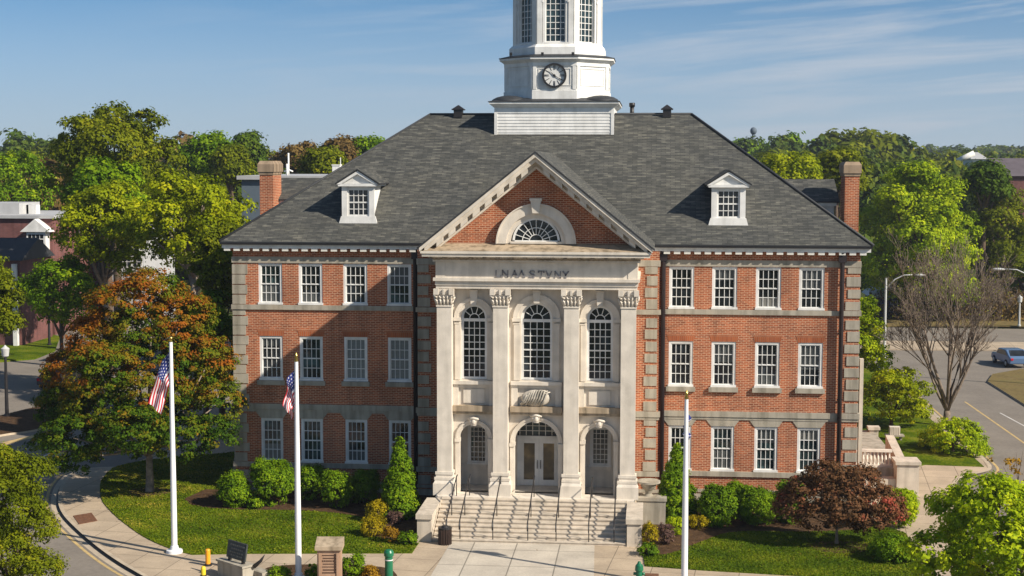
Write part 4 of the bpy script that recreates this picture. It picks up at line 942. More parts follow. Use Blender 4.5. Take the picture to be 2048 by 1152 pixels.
def foliage(seed, blobs, nclump, per, leaf, cr=.3, flat=.7, droop=0., valf=None, open_=.0, name='crown', mat='green', vspread=.16):
    """blobs: (x,y,z,rx,ry,rz); clumps of leaves sit on the blobs' outsides, leaves fill each clump"""
    rng = np.random.default_rng(seed); B = np.array(blobs, float)
    wgt = (B[:, 3]*B[:, 4]+B[:, 3]*B[:, 5]+B[:, 4]*B[:, 5]); wgt /= wgt.sum()
    bi = rng.choice(len(B), nclump, p=wgt); d = unit(rng, nclump); d[:, 2] = np.where((d[:, 2] < -.35) & (rng.random(nclump) < .6), -d[:, 2], d[:, 2])
    rad = 1-np.abs(rng.normal(0, .17, nclump))
    c = B[bi, :3]+d*B[bi, 3:]*rad[:, None]
    keep = np.ones(nclump, bool)
    for q in B:
        rel = (c-q[:3])/q[3:]; keep &= ~((rel**2).sum(1) < .5) | (rng.random(nclump) < .12)
    if open_ > 0: keep &= (rng.random(nclump) > open_)
    c, d, bi = c[keep], d[keep], bi[keep]; m = len(c)
    bl = rng.normal(0, .08, len(B)); cv = rng.normal(0, vspread, m)
    rs = cr*np.exp(rng.normal(0, .25, m))
    k = per; cc = np.repeat(c, k, 0); dd = np.repeat(d, k, 0); rr_ = np.repeat(rs, k)
    off = unit(rng, m*k)*(rng.random(m*k)**.45)[:, None]*rr_[:, None]; off[:, 2] *= flat
    P = cc+off; P[:, 2] -= droop*np.abs(off[:, 0]+off[:, 1])
    nr = dd*.55+off/np.maximum(1e-6, rr_[:, None])*.6+np.array([0, 0, .35])+rng.normal(0, .33, (m*k, 3))
    sz = leaf*np.exp(rng.normal(0, .22, m*k))
    val = .5+np.repeat(cv, k)+np.repeat(bl[bi], k)+rng.normal(0, .075, m*k)
    if valf is not None: val = valf(P, val, rng)
    return leaf_mesh(name, P, nr, sz, val, mat, rng=rng)
def blobs_for(seed, R_, H, n=9, low=.25, spread=.62, br=(.38, .55), top=1.0):
    """ellipsoidal crown of half-width R_ and height H standing on z=0"""
    rr = random.Random(seed); out = [(0, 0, H*.5, R_*.62, R_*.62, H*.38)]
    for i in range(n):
        a = 2*math.pi*(i*.381966)+rr.uniform(-.3, .3); t = (i+.5)/n; z = H*(low+(.86-low)*t)
        q = math.sin(math.pi*min(1, max(.12, (z/H)*.82+.16)))
        r = R_*spread*q*rr.uniform(.85, 1.1); b = R_*rr.uniform(*br)*(1.0 if t < .75 else .85)
        out.append((r*math.cos(a), r*math.sin(a), min(z, H-b*.7), b, b, b*.72))
    return out
def trunk_mesh(base_r, fork, tips, mat='bark', seed=0, lean=(0, 0)):
    rr = random.Random(seed); mb = MB()
    mb.tube([(0, 0, -.1), (0, 0, .25), (lean[0]*.5, lean[1]*.5, fork*.5), (lean[0], lean[1], fork)], [base_r*1.5, base_r*1.08, base_r*.9, base_r*.8], 9)
    for t in tips:
        t = Vector(t); s = Vector((lean[0], lean[1], fork*rr.uniform(.75, 1))); mid = s.lerp(t, .5)+Vector((rr.uniform(-.2, .2), rr.uniform(-.2, .2), -.06*(t-s).length+.15))
        mb.tube([s, mid, t], [base_r*.55, base_r*.34, base_r*.1], 6)
    return mb.mesh('trunk', [mat])
def tree(name, label, X, Y, R_, z0, z1, mat, seed, nclump, per, leaf, group=None, n=9, cr=.32, trunk=.2, tmat='bark', valf=None, open_=0., low=.22, ry=None, blobs=None, spread=.62, flat=.7, zg=0, br=(.38, .55), vspread=.16):
    t = thing(name, label, 'tree', (X, Y, zg), 0, group)
    H = z1-z0
    bl = blobs or blobs_for(seed, R_, H, n, low, spread, br); bl = [(x, y, z+z0-zg, a, b, c) for x, y, z, a, b, c in bl]
    put(trunk_mesh(trunk, max(.6, z0-zg+H*.12), [(x, y, z) for x, y, z, *_ in bl[1:]], tmat, seed), 'trunk', t)
    put(foliage(seed, bl, nclump, per, leaf, cr, flat, valf=valf, open_=open_, mat=mat, vspread=vspread), 'crown', t)
    return t
def px_tree(name, label, pxl, pxr, pyt, pyb, Y, *a, **k):
    """crown given by its box in the photograph, at depth Y"""
    c = AT((pxl+pxr)/2, (pyt+pyb)/2, Y); s = ppm(Y)
    return tree(name, label, c.x, Y, (pxr-pxl)/2/s, AT(pxl, pyb, Y).z, AT(pxl, pyt, Y).z, *a, **k)

# the turning maple on the left lawn
b0 = G(300, 985); MXs = b0.x
def maple_val(P, val, rng):
    h = P[:, 2]; g_ = (h-5.3)/6.0; left = np.clip((-P[:, 0]-1.0)/4.0, 0, 1)*np.clip((h-3.8)/2.5, 0, 1)
    n_ = .22*np.sin(P[:, 0]*1.3+P[:, 1]*.9)*np.sin(P[:, 2]*1.5+1)
    return val-.15+np.clip(g_+.08, -.05, 1)*.46+left*.30+n_*np.clip(g_+.3, 0, 1)+rng.normal(0, .04, len(h))
mb_ = [(0, 0, 6.3, 3.4, 3.2, 3.4), (-.6, -.6, 9.2, 2.2, 2.2, 1.6), (1.7, -.2, 8.7, 2.0, 2.1, 1.7), (-2.1, -.3, 7.7, 1.9, 1.9, 1.6), (3.2, -.5, 6.6, 1.7, 1.8, 1.6), (-3.7, -.6, 6.1, 1.6, 1.7, 1.3), (-4.2, -.4, 4.3, 1.6, 1.8, 1.2), (3.6, -.3, 4.6, 1.6, 1.8, 1.4), (-1.9, -2.2, 4.9, 1.8, 1.7, 1.4), (1.1, -2.4, 5.5, 1.9, 1.7, 1.6), (-3.3, -1.5, 3.0, 1.5, 1.6, 1.0), (-.2, -2.2, 3.2, 1.7, 1.6, 1.1), (2.4, -1.7, 3.1, 1.7, 1.7, 1.1), (4.0, -.9, 3.2, 1.2, 1.3, .9), (0, 2.6, 5.5, 2.4, 2.0, 2.4), (.6, -.8, 10.3, 1.6, 1.6, 1.1), (-2.6, -3.4, 3.4, 1.7, 1.5, 1.1), (.6, -3.6, 3.9, 1.7, 1.5, 1.2), (-4.4, -1.8, 2.4, 1.3, 1.4, .9), (-1.2, -3.3, 6.6, 1.8, 1.6, 1.4), (-3.0, -2.4, 2.2, 1.3, 1.3, .8)]
t = thing('maple_tree', 'large broad maple turning from green to orange on the left lawn', 'tree', (MXs, b0.y, 0))
put(trunk_mesh(.2, 2.4, [(x, y, z) for x, y, z, *_ in mb_[1:]], 'bark_lt', 3), 'trunk', t)
put(foliage(11, [(x*.96-.05, y, z*1.0+.12, a, b, c) for x, y, z, a, b, c in mb_], 2700, 60, .07, .36, .6, valf=maple_val, mat='maple'), 'crown', t)

# nearer trees
tree('sidewalk_tree', 'yellowing green tree cut by the left edge at the bottom of the photo', -17.25, -23.2, 1.85, .7, 7.25, 'olive', 21, 900, 56, .048, n=10, cr=.26, trunk=.11)
tree('lime_tree', 'bright lime green tree with thin dark limbs filling the bottom right corner', 18.1, -20.6, 3.2, .9, 6.15, 'lime', 24, 950, 50, .075, n=13, cr=.32, trunk=.12, open_=.12, low=.12, tmat='bark', spread=.7, br=(.28, .42))
tree('slender_tree', 'sparse orange tinged sapling at the right edge above the lime tree', 21.0, -11.5, 1.5, 2.6, 5.6, 'rust', 25, 60, 22, .06, n=8, cr=.2, trunk=.05, tmat='bark', open_=.45)
# dark red maple on the right lawn
def red_val(P, val, rng): return val+np.where((P[:, 0] > 1.6) & (P[:, 2] < 2.4), .2, 0)
rb = [(0, 0, 2.0, 1.6, 1.4, 1.1), (-1.3, -.2, 2.2, 1.0, 1.0, .8), (-.4, -.3, 2.95, 1.1, 1.0, .75), (.9, -.2, 2.7, 1.1, 1.0, .8), (1.7, -.3, 1.9, 1.0, 1.0, .7), (-1.9, 0, 1.6, .8, .9, .6), (.2, -.9, 1.7, 1.2, .8, .7), (1.2, -.7, 1.2, 1.0, .8, .55), (-.9, -.8, 1.3, 1.0, .8, .55), (2.1, 0, 1.4, .7, .8, .5)]
b0 = G(1673, 1090)
t = thing('red_maple', 'low spreading dark red maple on the right lawn', 'tree', (b0.x, b0.y, 0))
put(trunk_mesh(.07, .9, [(x, y, z) for x, y, z, *_ in rb[1:]], 'bark_lt', 5), 'trunk', t)
put(foliage(31, [(x*1.06, y, z+.12, a, b, c) for x, y, z, a, b, c in rb], 900, 42, .06, .26, .6, valf=red_val, mat='red'), 'crown', t)

# trees behind, left
px_tree('oak_tree', 'tallest olive tree on the left, its crown standing clear above the hills', 85, 375, 197, 430, 52, 'olive', 41, 900, 42, .16, cr=.75, trunk=.4, n=15, open_=.12, low=.05, br=(.28, .42), spread=.72, flat=.75)
px_tree('plane_tree', 'broad yellow green tree with pale branches left of the brick chimney', 262, 512, 338, 540, 27, 'yellow', 43, 760, 42, .125, cr=.55, trunk=.28, n=13, tmat='bark_lt', open_=.2, low=.1, br=(.28, .42), spread=.72)
px_tree('plane_tree', 'yellow green tree beside the white house behind the maple', 112, 300, 350, 545, 31, 'yellow', 44, 620, 42, .125, cr=.55, trunk=.26, n=12, tmat='bark_lt', open_=.22, low=.1, br=(.28, .42), spread=.7)
px_tree('street_tree', 'fresh green rounded tree between the brick house and the maple', 36, 205, 500, 668, 30, 'green', 45, 520, 42, .11, cr=.5, trunk=.16, n=9)
px_tree('street_tree', 'pale olive tree cut by the left edge in front of the brick house', -80, 40, 490, 700, 6, 'olive', 46, 460, 40, .09, cr=.4, trunk=.14, n=9, open_=.15)
px_tree('green_tree', 'dark green tree at the left edge above the flat roofs', -70, 108, 300, 440, 88, 'green', 47, 420, 40, .16, cr=.75, trunk=.3)
px_tree('green_tree', 'dark green tree behind the olive tree, in shadow over the brick house', 130, 300, 320, 470, 42, 'green', 48, 420, 40, .15, cr=.7, trunk=.3, n=10)
px_tree('green_tree', 'olive tree filling the gap beside the left corner of the hall', 380, 500, 430, 640, 14, 'olive', 49, 420, 40, .1, cr=.45, trunk=.2)
px_tree('green_tree', 'shaded green tree low behind the maple beside the hall', 340, 480, 560, 800, 12, 'green', 50, 460, 40, .1, cr=.45, trunk=.2)
px_tree('green_tree', 'dark green round tree right of the tall olive tree', 360, 478, 266, 365, 95, 'green', 51, 360, 36, .2, cr=.9, trunk=.3)
px_tree('green_tree', 'golden brown rounded tree behind the left chimney', 420, 505, 290, 375, 90, 'olive', 52, 300, 36, .19, cr=.85, trunk=.3)
px_tree('green_tree', 'tall dark tree on the skyline left of the chimney', 462, 530, 262, 345, 130, 'bluegreen', 53, 260, 36, .24, cr=1.0, trunk=.3)
px_tree('brown_tree', 'russet brown tree behind the antenna mast', 555, 640, 290, 352, 105, 'brown', 54, 300, 36, .2, cr=.9, trunk=.3)
px_tree('brown_tree', 'russet brown tree touching the left slope of the roof', 640, 715, 276, 345, 115, 'brown', 55, 280, 36, .22, cr=.9, trunk=.3)
px_tree('green_tree', 'olive green tree just right of the antenna mast', 600, 690, 295, 370, 80, 'olive', 56, 320, 36, .18, cr=.8, trunk=.3)
px_tree('green_tree', 'green tree on the skyline beside the left roof slope', 690, 775, 278, 330, 120, 'green', 57, 260, 36, .22, cr=.95, trunk=.3)
# trees behind, right
px_tree('leafy_tree', 'big bright green tree right of the right chimney', 1712, 1962, 302, 610, 88, 'lime', 61, 1300, 48, .165, cr=.85, trunk=.4, n=16, low=.08, br=(.28, .42), spread=.72)
px_tree('leafy_tree', 'mid green tree behind the big bright tree at the right edge', 1930, 2075, 355, 590, 92, 'olive', 62, 620, 40, .15, cr=.7, trunk=.35, n=11, open_=.22)
px_tree('leafy_tree', 'green tree cut by the right edge above the dark red wall', 1985, 2130, 440, 600, 96, 'green', 63, 420, 40, .17, cr=.8, trunk=.35)
px_tree('leafy_tree', 'dark green tree under the big bright tree, behind the kiosk', 1700, 1830, 480, 615, 100, 'green', 64, 420, 40, .18, cr=.85, trunk=.3)
px_tree('leafy_tree', 'yellow green tree low between the roof and the right chimney', 1500, 1640, 308, 395, 75, 'yellow', 65, 420, 38, .17, cr=.8, trunk=.3)
px_tree('leafy_tree', 'olive green tree directly behind the right chimney', 1620, 1730, 300, 390, 85, 'olive', 66, 420, 38, .18, cr=.8, trunk=.3)
px_tree('leafy_tree', 'dark bushy tree below the mauve roof', 1930, 2010, 325, 400, 90, 'bluegreen', 67, 280, 38, .2, cr=.85, trunk=.3)
px_tree('side_tree', 'yellow green tree growing close against the right side of the hall', 1640, 1780, 585, 760, 24, 'lime', 68, 420, 42, .1, cr=.42, trunk=.16)
px_tree('side_tree', 'low spreading yellowish tree beside the terrace', 1700, 1868, 735, 850, 22, 'yellow', 69, 420, 42, .09, cr=.42, trunk=.12, flat=.5)
px_tree('side_tree', 'low green ornamental tree in front of the bare tree', 1835, 1978, 838, 935, 14, 'lime', 70, 360, 42, .075, cr=.34, trunk=.07, flat=.5, low=.3)

# bare tree by the right-hand road
def bare_tree(name, label, X, Y, H, seed, spread, trunk=.26, fork=1.7, leaves=None):
    t = thing(name, label, 'tree', (X, Y, 0)); rr = random.Random(seed); mb = MB(); tips = []
    def grow(p, d, ln, r, lvl):
        n = 4; pts = [p]; q = p.copy(); dd = d.copy()
        for i in range(n):
            dd = (dd+Vector((rr.uniform(-.13, .13), rr.uniform(-.13, .13), rr.uniform(-.02, .10)))).normalized(); q = q+dd*ln/n; pts.append(q.copy())
        mb.tube(pts, [max(r*(1-.62*i/n), .017 if lvl < 3 else .011) for i in range(n+1)], 6 if lvl < 2 else 4 if lvl < 3 else 3)
        if lvl >= 4: tips.append(q); return
        for i in range((6, 5, 5, 4)[lvl]):
            k = rr.uniform(.35, 1.0); idx = min(n-1, int(k*n)); s = pts[idx].lerp(pts[idx+1], k*n-idx)
            ax = Vector((rr.uniform(-1, 1), rr.uniform(-1, 1), rr.uniform(-.35, .5))).normalized()
            nd = (dd*.9+ax*rr.uniform(.4, .8)+Vector((0, 0, .12))).normalized()
            grow(s, nd, ln*rr.uniform(.42, .62), r*(1-.6*k)*.62, lvl+1)
    mb.tube([(0, 0, -.1), (0, 0, .3), (.03, 0, fork)], [trunk*1.5, trunk*1.1, trunk*.95], 9)
    for i in range(9):
        a = 2*math.pi*i*.381966+.5; e = R((82, 62, 70, 60, 74, 64, 58, 68, 78)[i])
        grow(Vector((.02, 0, fork-.15+.05*i)), Vector((math.cos(a)*math.cos(e), math.sin(a)*math.cos(e), math.sin(e))), H*rr.uniform(.46, .64), trunk*rr.uniform(.42, .6), 0 if i < 5 else 1)
    mb.build('trunk', 'bark_mid', t)
    return t, tips
b0 = G(1893, 852)
t, tips = bare_tree('bare_tree', 'bare branching tree with no leaves beside the right hand road', b0.x, b0.y, 10.8, 5, 4, trunk=.22, fork=1.0)
rng = np.random.default_rng(5); tp = np.array([tuple(v) for v in tips if v.z > 7.0]); k = rng.integers(0, len(tp), 900); P = tp[k]+rng.normal(0, .28, (900, 3))
put(leaf_mesh('crown', P, rng.normal(size=(900, 3)), np.full(900, .05), rng.random(900), 'yellow', rng=rng), 'crown', t)

# shrubs
def shrub(name, label, px, py, wpx, hpx, mat, seed, kind='round', leaf=.05, group=None, cat='shrub', dens=1.0, stem=True):
    b = G(px, py); s = ppm(b.y); w_ = wpx/2/s*1.04; h = hpx/s*1.0; y = b.y+w_*.5
    t = thing(name, label, cat, (b.x, y, .03), 0, group); rr = random.Random(seed)
    if kind == 'cone':
        bl = []; n = 9
        for i in range(n):
            z = h*(.08+.84*i/(n-1)); r = w_*(1-.84*(i/(n-1))**1.35)*1.0
            bl.append((rr.uniform(-.08, .08), rr.uniform(-.08, .08), z, max(.16, r), max(.16, r), h*.115))
        cr, fl = .16, .8
    else:
        bl = [(0, 0, h*.46, w_*.95, w_*.9, h*.5)]
        for i in range(7):
            a = 2*math.pi*i*.381966+rr.uniform(-.4, .4); z = h*(.3+.45*rr.random()); bl.append((w_*.52*math.cos(a), w_*.5*math.sin(a), z, w_*rr.uniform(.4, .52), w_*.48, h*rr.uniform(.26, .36)))
        cr, fl = min(.2, w_*.28), .8
    area = w_*h; ncl = int(max(70, 330*area*dens)); ncl = min(ncl, 1500)
    put(foliage(seed, bl, ncl, 32, leaf, cr, fl, mat=mat, vspread=.13), 'foliage', t)
    mb = MB()
    for i in range(4): mb.tube([(0, 0, -.05), (rr.uniform(-.25, .25)*w_, rr.uniform(-.25, .25)*w_, h*.35), (rr.uniform(-.5, .5)*w_, rr.uniform(-.5, .5)*w_, h*.7)], [.04, .028, .012], 5)
    mb.build('stem', 'bark', t); return t
SH = 'clipped green shrubs along the front wall'
shrub('shrub', 'green shrub at the far left end of the row, beyond the hall corner', 463, 1018, 68, 72, 'shrub', 101, group=SH)
shrub('shrub', 'largest round green shrub, under the leftmost ground floor window', 541, 1016, 92, 98, 'shrub', 102, group=SH)
shrub('shrub', 'tiny bright green shrub low between the two leftmost shrubs', 507, 1020, 34, 22, 'shrub', 103)
shrub('shrub', 'round green shrub partly hidden by the middle flagpole', 618, 1004, 58, 74, 'shrub', 104, group=SH)
shrub('shrub', 'egg shaped green shrub just right of the middle flagpole', 669, 1021, 60, 80, 'shrub', 105, group=SH)
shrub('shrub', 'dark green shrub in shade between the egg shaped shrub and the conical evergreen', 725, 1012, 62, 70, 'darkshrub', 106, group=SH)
shrub('conical_evergreen', 'tall conical evergreen left of the entrance steps', 797, 1040, 80, 160, 'shrub', 107, 'cone', .055, cat='evergreen')
shrub('golden_shrub', 'golden yellow shrub nearest the conical evergreen on the left', 750, 1046, 44, 42, 'gold', 108, leaf=.035)
shrub('golden_shrub', 'yellow shrub at the front of the left planting bed', 744, 1076, 50, 38, 'gold', 109, leaf=.035)
shrub('plum_shrub', 'small purple brown shrub beside the golden shrubs on the left', 788, 1050, 36, 26, 'plum', 110, leaf=.035)
shrub('golden_shrub', 'orange tinged low shrub in front of the purple one on the left', 780, 1088, 36, 34, 'rust', 111, leaf=.035)
shrub('shrub', 'small bright green shrub beside the left cheek wall', 815, 1092, 38, 26, 'shrub', 112, leaf=.04)
shrub('conical_evergreen', 'tall conical evergreen right of the entrance steps, behind the flagpole', 1352, 1046, 86, 152, 'shrub', 113, 'cone', .055, cat='evergreen')
shrub('shrub', 'bushy green shrub right of the right flagpole', 1436, 1056, 78, 86, 'shrub', 114, group=SH)
shrub('shrub', 'lighter green shrub between two others on the right', 1482, 1044, 56, 76, 'shrub', 115, group=SH)
shrub('shrub', 'round green shrub third in the right hand row', 1517, 1056, 74, 80, 'shrub', 116, group=SH)
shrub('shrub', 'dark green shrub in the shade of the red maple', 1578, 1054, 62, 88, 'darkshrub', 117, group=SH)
shrub('shrub', 'low light green shrub behind the right cheek wall', 1312, 1046, 54, 28, 'lime', 118, leaf=.04)
shrub('golden_shrub', 'bright yellow shrub against the right cheek wall', 1299, 1095, 34, 50, 'gold', 119, leaf=.035)
shrub('plum_shrub', 'purple brown shrub beside the yellow one on the right', 1333, 1092, 32, 42, 'plum', 120, leaf=.035)
shrub('golden_shrub', 'yellow green shrub just left of the right flagpole', 1352, 1074, 36, 38, 'lime', 121, leaf=.04)
shrub('golden_shrub', 'low yellow green shrub just right of the right flagpole', 1393, 1062, 46, 26, 'gold', 122, leaf=.035)
shrub('shrub', 'low dark green plant at the foot of the right cheek wall', 1296, 1114, 42, 22, 'darkshrub', 123, leaf=.04)
shrub('shrub', 'fresh green shrub at the right side of the red maple', 1800, 1058, 72, 80, 'lime', 124, leaf=.06)
shrub('shrub', 'soft green shrub at the right end of the right lawn', 1790, 1128, 95, 46, 'shrub', 125, leaf=.05)
shrub('shrub', 'leafy green shrub beside the inscribed pillar', 704, 1168, 48, 60, 'shrub', 126, leaf=.045)
shrub('golden_shrub', 'orange yellow shrub right of the inscribed pillar shrub', 738, 1172, 42, 36, 'rust', 127, leaf=.035)
shrub('shrub', 'low green shrub right of the slate sign', 552, 1168, 52, 32, 'shrub', 128, leaf=.04)
shrub('golden_shrub', 'small yellow flower clump beside the middle flagpole', 566, 1164, 16, 14, 'gold', 129, leaf=.03)
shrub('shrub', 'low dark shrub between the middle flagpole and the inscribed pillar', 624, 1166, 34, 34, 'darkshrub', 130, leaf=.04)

# ------------------------------------------------------------------ woods and far trees
FV = []
for i in range(7):
    mat = ('fargreen', 'fargreen', 'bluegreen', 'olive', 'fargreen', 'brown', 'green')[i]
    R_ = 5.2; H = (11, 9, 12, 9, 10, 8.5, 10)[i]
    FV.append((foliage(200+i, blobs_for(200+i, R_, H, 9, .15), 240, 26, .34, 1.0, .7, mat=mat, name='tree_crown'), mat))
rr = random.Random(77); nfar = 0
names = {'fargreen': 'green', 'bluegreen': 'dark green', 'olive': 'olive', 'brown': 'russet', 'green': 'bright green'}
def far_tree(px, pyt, Y, vi, h=11):
    global nfar
    p = AT(px, pyt+8, Y); me, mat = FV[vi]; s = h/11.0*rr.uniform(.9, 1.15)
    zg = hillz(p.x, Y)-.2; zmax = max(v.co.z for v in me.vertices); k = (p.z-zg)/zmax
    t = put(me, 'distant_tree', None, (p.x, Y, zg), rr.uniform(0, 6.28)); t.scale = (max(s, k*.72)*rr.uniform(1.0, 1.3), max(s, k*.72)*rr.uniform(1.0, 1.3), k)
    tag(t, f'{names[mat]} tree in the belt of trees beyond the hall', 'tree', f'{names[mat]} distant trees')
    nfar += 1
# belts: (x from, x to, y of tops from, to, depth, count)
for x0, x1, ya, yb, Y, n in ((-60, 130, 296, 304, 130, 7), (300, 480, 304, 314, 140, 7), (470, 790, 300, 308, 160, 13), (-60, 200, 268, 282, 230, 9), (300, 520, 282, 290, 260, 9), (560, 800, 284, 294, 250, 10),
                              (1470, 1720, 290, 304, 160, 10), (1700, 2080, 306, 318, 180, 13), (1560, 1740, 272, 282, 260, 8), (1740, 2080, 292, 302, 280, 13), (1660, 1790, 256, 262, 270, 4)):
    for i in range(n):
        px = x0+(x1-x0)*(i+.5)/n+rr.uniform(-.4, .4)*(x1-x0)/n
        far_tree(px, ya+(yb-ya)*rr.random()+rr.uniform(-6, 8), Y+rr.uniform(-14, 14), rr.choice((0, 1, 2, 3, 4, 6, 0, 1, 3, 5)), rr.uniform(10, 14))
for px, py, Y, vi in ((60, 246, 250, 2), (30, 258, 240, 0), (95, 262, 235, 0), (345, 252, 255, 5), (1590, 252, 280, 6), (1560, 256, 270, 0), (1700, 244, 260, 3), (1735, 246, 262, 3), (1768, 250, 265, 3), (1660, 262, 250, 1), (1500, 264, 300, 0), (1520, 262, 310, 2), (1480, 266, 300, 6)): far_tree(px, py, Y, vi, 14)
# far wooded hills: one mass
rng = np.random.default_rng(9); PP, NN, SS, VV = [], [], [], []
for i in range(1500):
    d = 300+620*(i/1500)**.8+rng.uniform(-10, 10); px = rng.uniform(-120, 2180); Y = d-CD; X = CX+(px-1304)*d/FPX
    if 780 < px < 1430 and d < 500: continue
    H = rng.uniform(7, 11.5); Rr = rng.uniform(4, 6.5); zg = hillz(X, Y); m = 70
    v = unit(rng, m); v[:, 2] = np.abs(v[:, 2])*1.0-.12
    P = np.array([X, Y, zg+H*.45])+v*np.array([Rr, Rr, H*.55])*(1-.25*rng.random((m, 1)))
    PP.append(P); NN.append(v+rng.normal(0, .4, (m, 3))+np.array([0, 0, .3])); SS.append(rng.uniform(.8, 1.4, m)); VV.append(np.clip(.45+rng.normal(0, .2)+rng.normal(0, .09, m), 0, 1))
o = put(leaf_mesh('forest', np.concatenate(PP), np.concatenate(NN), np.concatenate(SS), np.concatenate(VV), 'fargreen', .8, rng), 'forest')
struct(o, 'wooded hills along the horizon, one mass of distant treetops', 'stuff', 'forest')
# rough brown undergrowth under the far right trees
rng = np.random.default_rng(12); m = 9000; pxs = rng.uniform(1730, 2080, m); Yb = rng.uniform(88, 104, m)
P = np.stack([CX+(pxs-1304)*(CD+Yb)/FPX, Yb, rng.random(m)**1.5*3.0], 1)
struct(put(leaf_mesh('undergrowth', P, rng.normal(size=(m, 3)), rng.uniform(.12, .28, m), rng.random(m), 'brown', rng=rng), 'undergrowth'), 'tangled brown undergrowth along the far side of the right hand road', 'stuff', 'undergrowth')
# fallen leaves on lawns and mulch
rng = np.random.default_rng(13); P = []
for (px, py, n, sx, sy) in ((300, 1000, 260, 2.6, 1.6), (560, 1040, 120, 4, 1.0), (1680, 1100, 200, 2.0, 1.2), (790, 1075, 120, 1.4, 2.2), (1340, 1085, 120, 1.6, 1.6), (420, 1060, 90, 5, 1.5), (600, 1080, 90, 6, 1.6), (1500, 1110, 110, 5, 1.6)):
    c = G(px, py); P.append(np.stack([c.x+rng.normal(0, sx*.6, n), c.y+rng.normal(0, sy*.6, n), np.full(n, .085)], 1))
P = np.concatenate(P); P = P[P[:, 1] < -1.2]
struct(put(leaf_mesh('fallen_leaves', P, rng.normal(0, .25, (len(P), 3))+np.array([0, 0, 1]), rng.uniform(.022, .045, len(P)), rng.random(len(P)), 'brown', rng=rng), 'fallen_leaves'), 'dry fallen leaves scattered over the lawns and beds', 'stuff', 'leaves')

def inside(P, poly):
    q = np.array(poly); r = np.zeros(len(P), bool); j = len(q)-1
    for i in range(len(q)):
        c = ((q[i, 1] > P[:, 1]) != (q[j, 1] > P[:, 1])) & (P[:, 0] < (q[j, 0]-q[i, 0])*(P[:, 1]-q[i, 1])/(q[j, 1]-q[i, 1]+1e-9)+q[i, 0]); r ^= c; j = i
    return r
rng = np.random.default_rng(14)
for poly, n_ in ((lawnl, 95000), (lawnr, 80000)):
    q = np.array(poly); P = rng.uniform(q.min(0), q.max(0), (n_, 2)); P = P[inside(P, poly) & ~inside(P, mul) & ~inside(P, mur)]; n_ = len(P)
    patch = .5+.22*np.sin(P[:, 0]*1.1+1.3*np.sin(P[:, 1]*.8))*np.sin(P[:, 1]*1.7+P[:, 0]*.4)-.06+rng.normal(0, .12, n_)
    edge = np.clip((P[:, 0]+13.5)/-7, 0, 1)*.25 if q[:, 0].mean() < 0 else 0
    nr = rng.normal(0, 1, (n_, 3))+np.array([.25, -.6, .9])
    struct(put(leaf_mesh('grass', np.column_stack([P, np.full(n_, .055)]), nr, rng.uniform(.025, .06, n_), patch+edge, 'grass', .5, rng), 'grass'), 'short mown grass on the lawn', 'stuff', 'grass')

# ================================================================== flagpoles and flags
def pole(px_base, Y, px_top, py_top, label, ball):
    p = AT(px_top, py_top, Y); x = p.x; h = p.z; b = AT(px_base, 1100, Y).x
    t = thing('flagpole', label, 'flagpole', (x, Y, 0), 0, 'white flagpoles')
    MB().lathe(0, 0, [(.13, 0), (.125, h*.3), (.075, h)], 14).build('shaft', 'pole', t)
    MB().lathe(0, 0, [(.001, .30), (.16, .30), (.19, .14), (.34, .12), (.36, .0)][::-1], 18).build('collar', 'pole', t)
    f = MB()
    if ball: f.tube([(0, 0, h-.02), (0, 0, h+.1)], .03, 6).sphere((0, 0, h+.16), .095, 0, 8); f.build('finial', 'brass', t)
    else: f.lathe(0, 0, [(.085, h-.02), (.085, h+.06), (.06, h+.08), (.065, h+.22), (.001, h+.36)], 10); f.build('finial', 'brass', t)
    return x, Y, h
def flag(x, Y, zt, hoist, L_, sway, label, ang=None, dark=False, seed=0, narrow=1.0):
    nu, nv = 44, 26; v = []; f = []; mi = []; rr = random.Random(seed)
    for i in range(nu+1):
        u = i/nu
        for j in range(nv+1):
            q = j/nv
            fold = .13*math.sin(u*7.5+q*3.6+seed)*min(1, u*3)+.06*math.sin(q*11+u*4+seed)*min(1, u*4)
            drop = u*L_; xx = -(.07+sway*u*(1-.55*q)+.22*min(1, u*5)*(1-q)*(1-.25*u)+.05*math.sin(u*9+q*4)*u)
            zz = zt-q*hoist*(1-.45*min(1, u*1.4)**.8)-drop*(1-.12*q)
            v.append((xx*narrow, fold*.9, zz-zt))
    for i in range(nu):
        for j in range(nv):
            a = i*(nv+1)+j; f.append((a, a+1, a+nv+2, a+nv+1))
            stripe = j//2
            m = 0 if stripe % 2 == 0 else 1
            if i < nu*.4 and j < 14: m = 1 if (i % 3 == 1 and j % 3 == 1) else 2
            if dark: m = 2 if (i+j) % 9 else 1
            mi.append(m)
    me = bpy.data.meshes.new('flag'); me.from_pydata(v, [], f)
    for k in ('flag_r', 'flag_w', 'flag_b'): me.materials.append(MT[k])
    me.polygons.foreach_set('material_index', mi); me.polygons.foreach_set('use_smooth', [True]*len(f)); me.update()
    o = put(me, 'flag', None, (x, Y, zt), ang or 0); tag(o, label, 'flag'); return o
x, Y, h = pole(354, -12.33, 341.5, 684, 'white flagpole with gold ball at the left, beside the curved pavement', True)
flag(x, Y, h-.42, 1.4, 2.25, .80, 'striped flag drooping from the left flagpole in front of the maple', seed=1)
x, Y, h = pole(605, -16.0, 592.5, 722, 'white flagpole with pointed gold tip standing in front of the left wing', False)
flag(x, Y, h-.36, 1.4, 1.45, .30, 'striped flag hanging limp against the brick of the left wing', seed=3)
x, Y, h = pole(1370, -15.4, 1373, 797, 'white flagpole with pointed tip in front of the right wing', False)
flag(x, Y, h-.45, 1.0, .9, .25, 'dark limp flag seen edge on against the right flagpole', ang=R(-98), dark=True, seed=5)

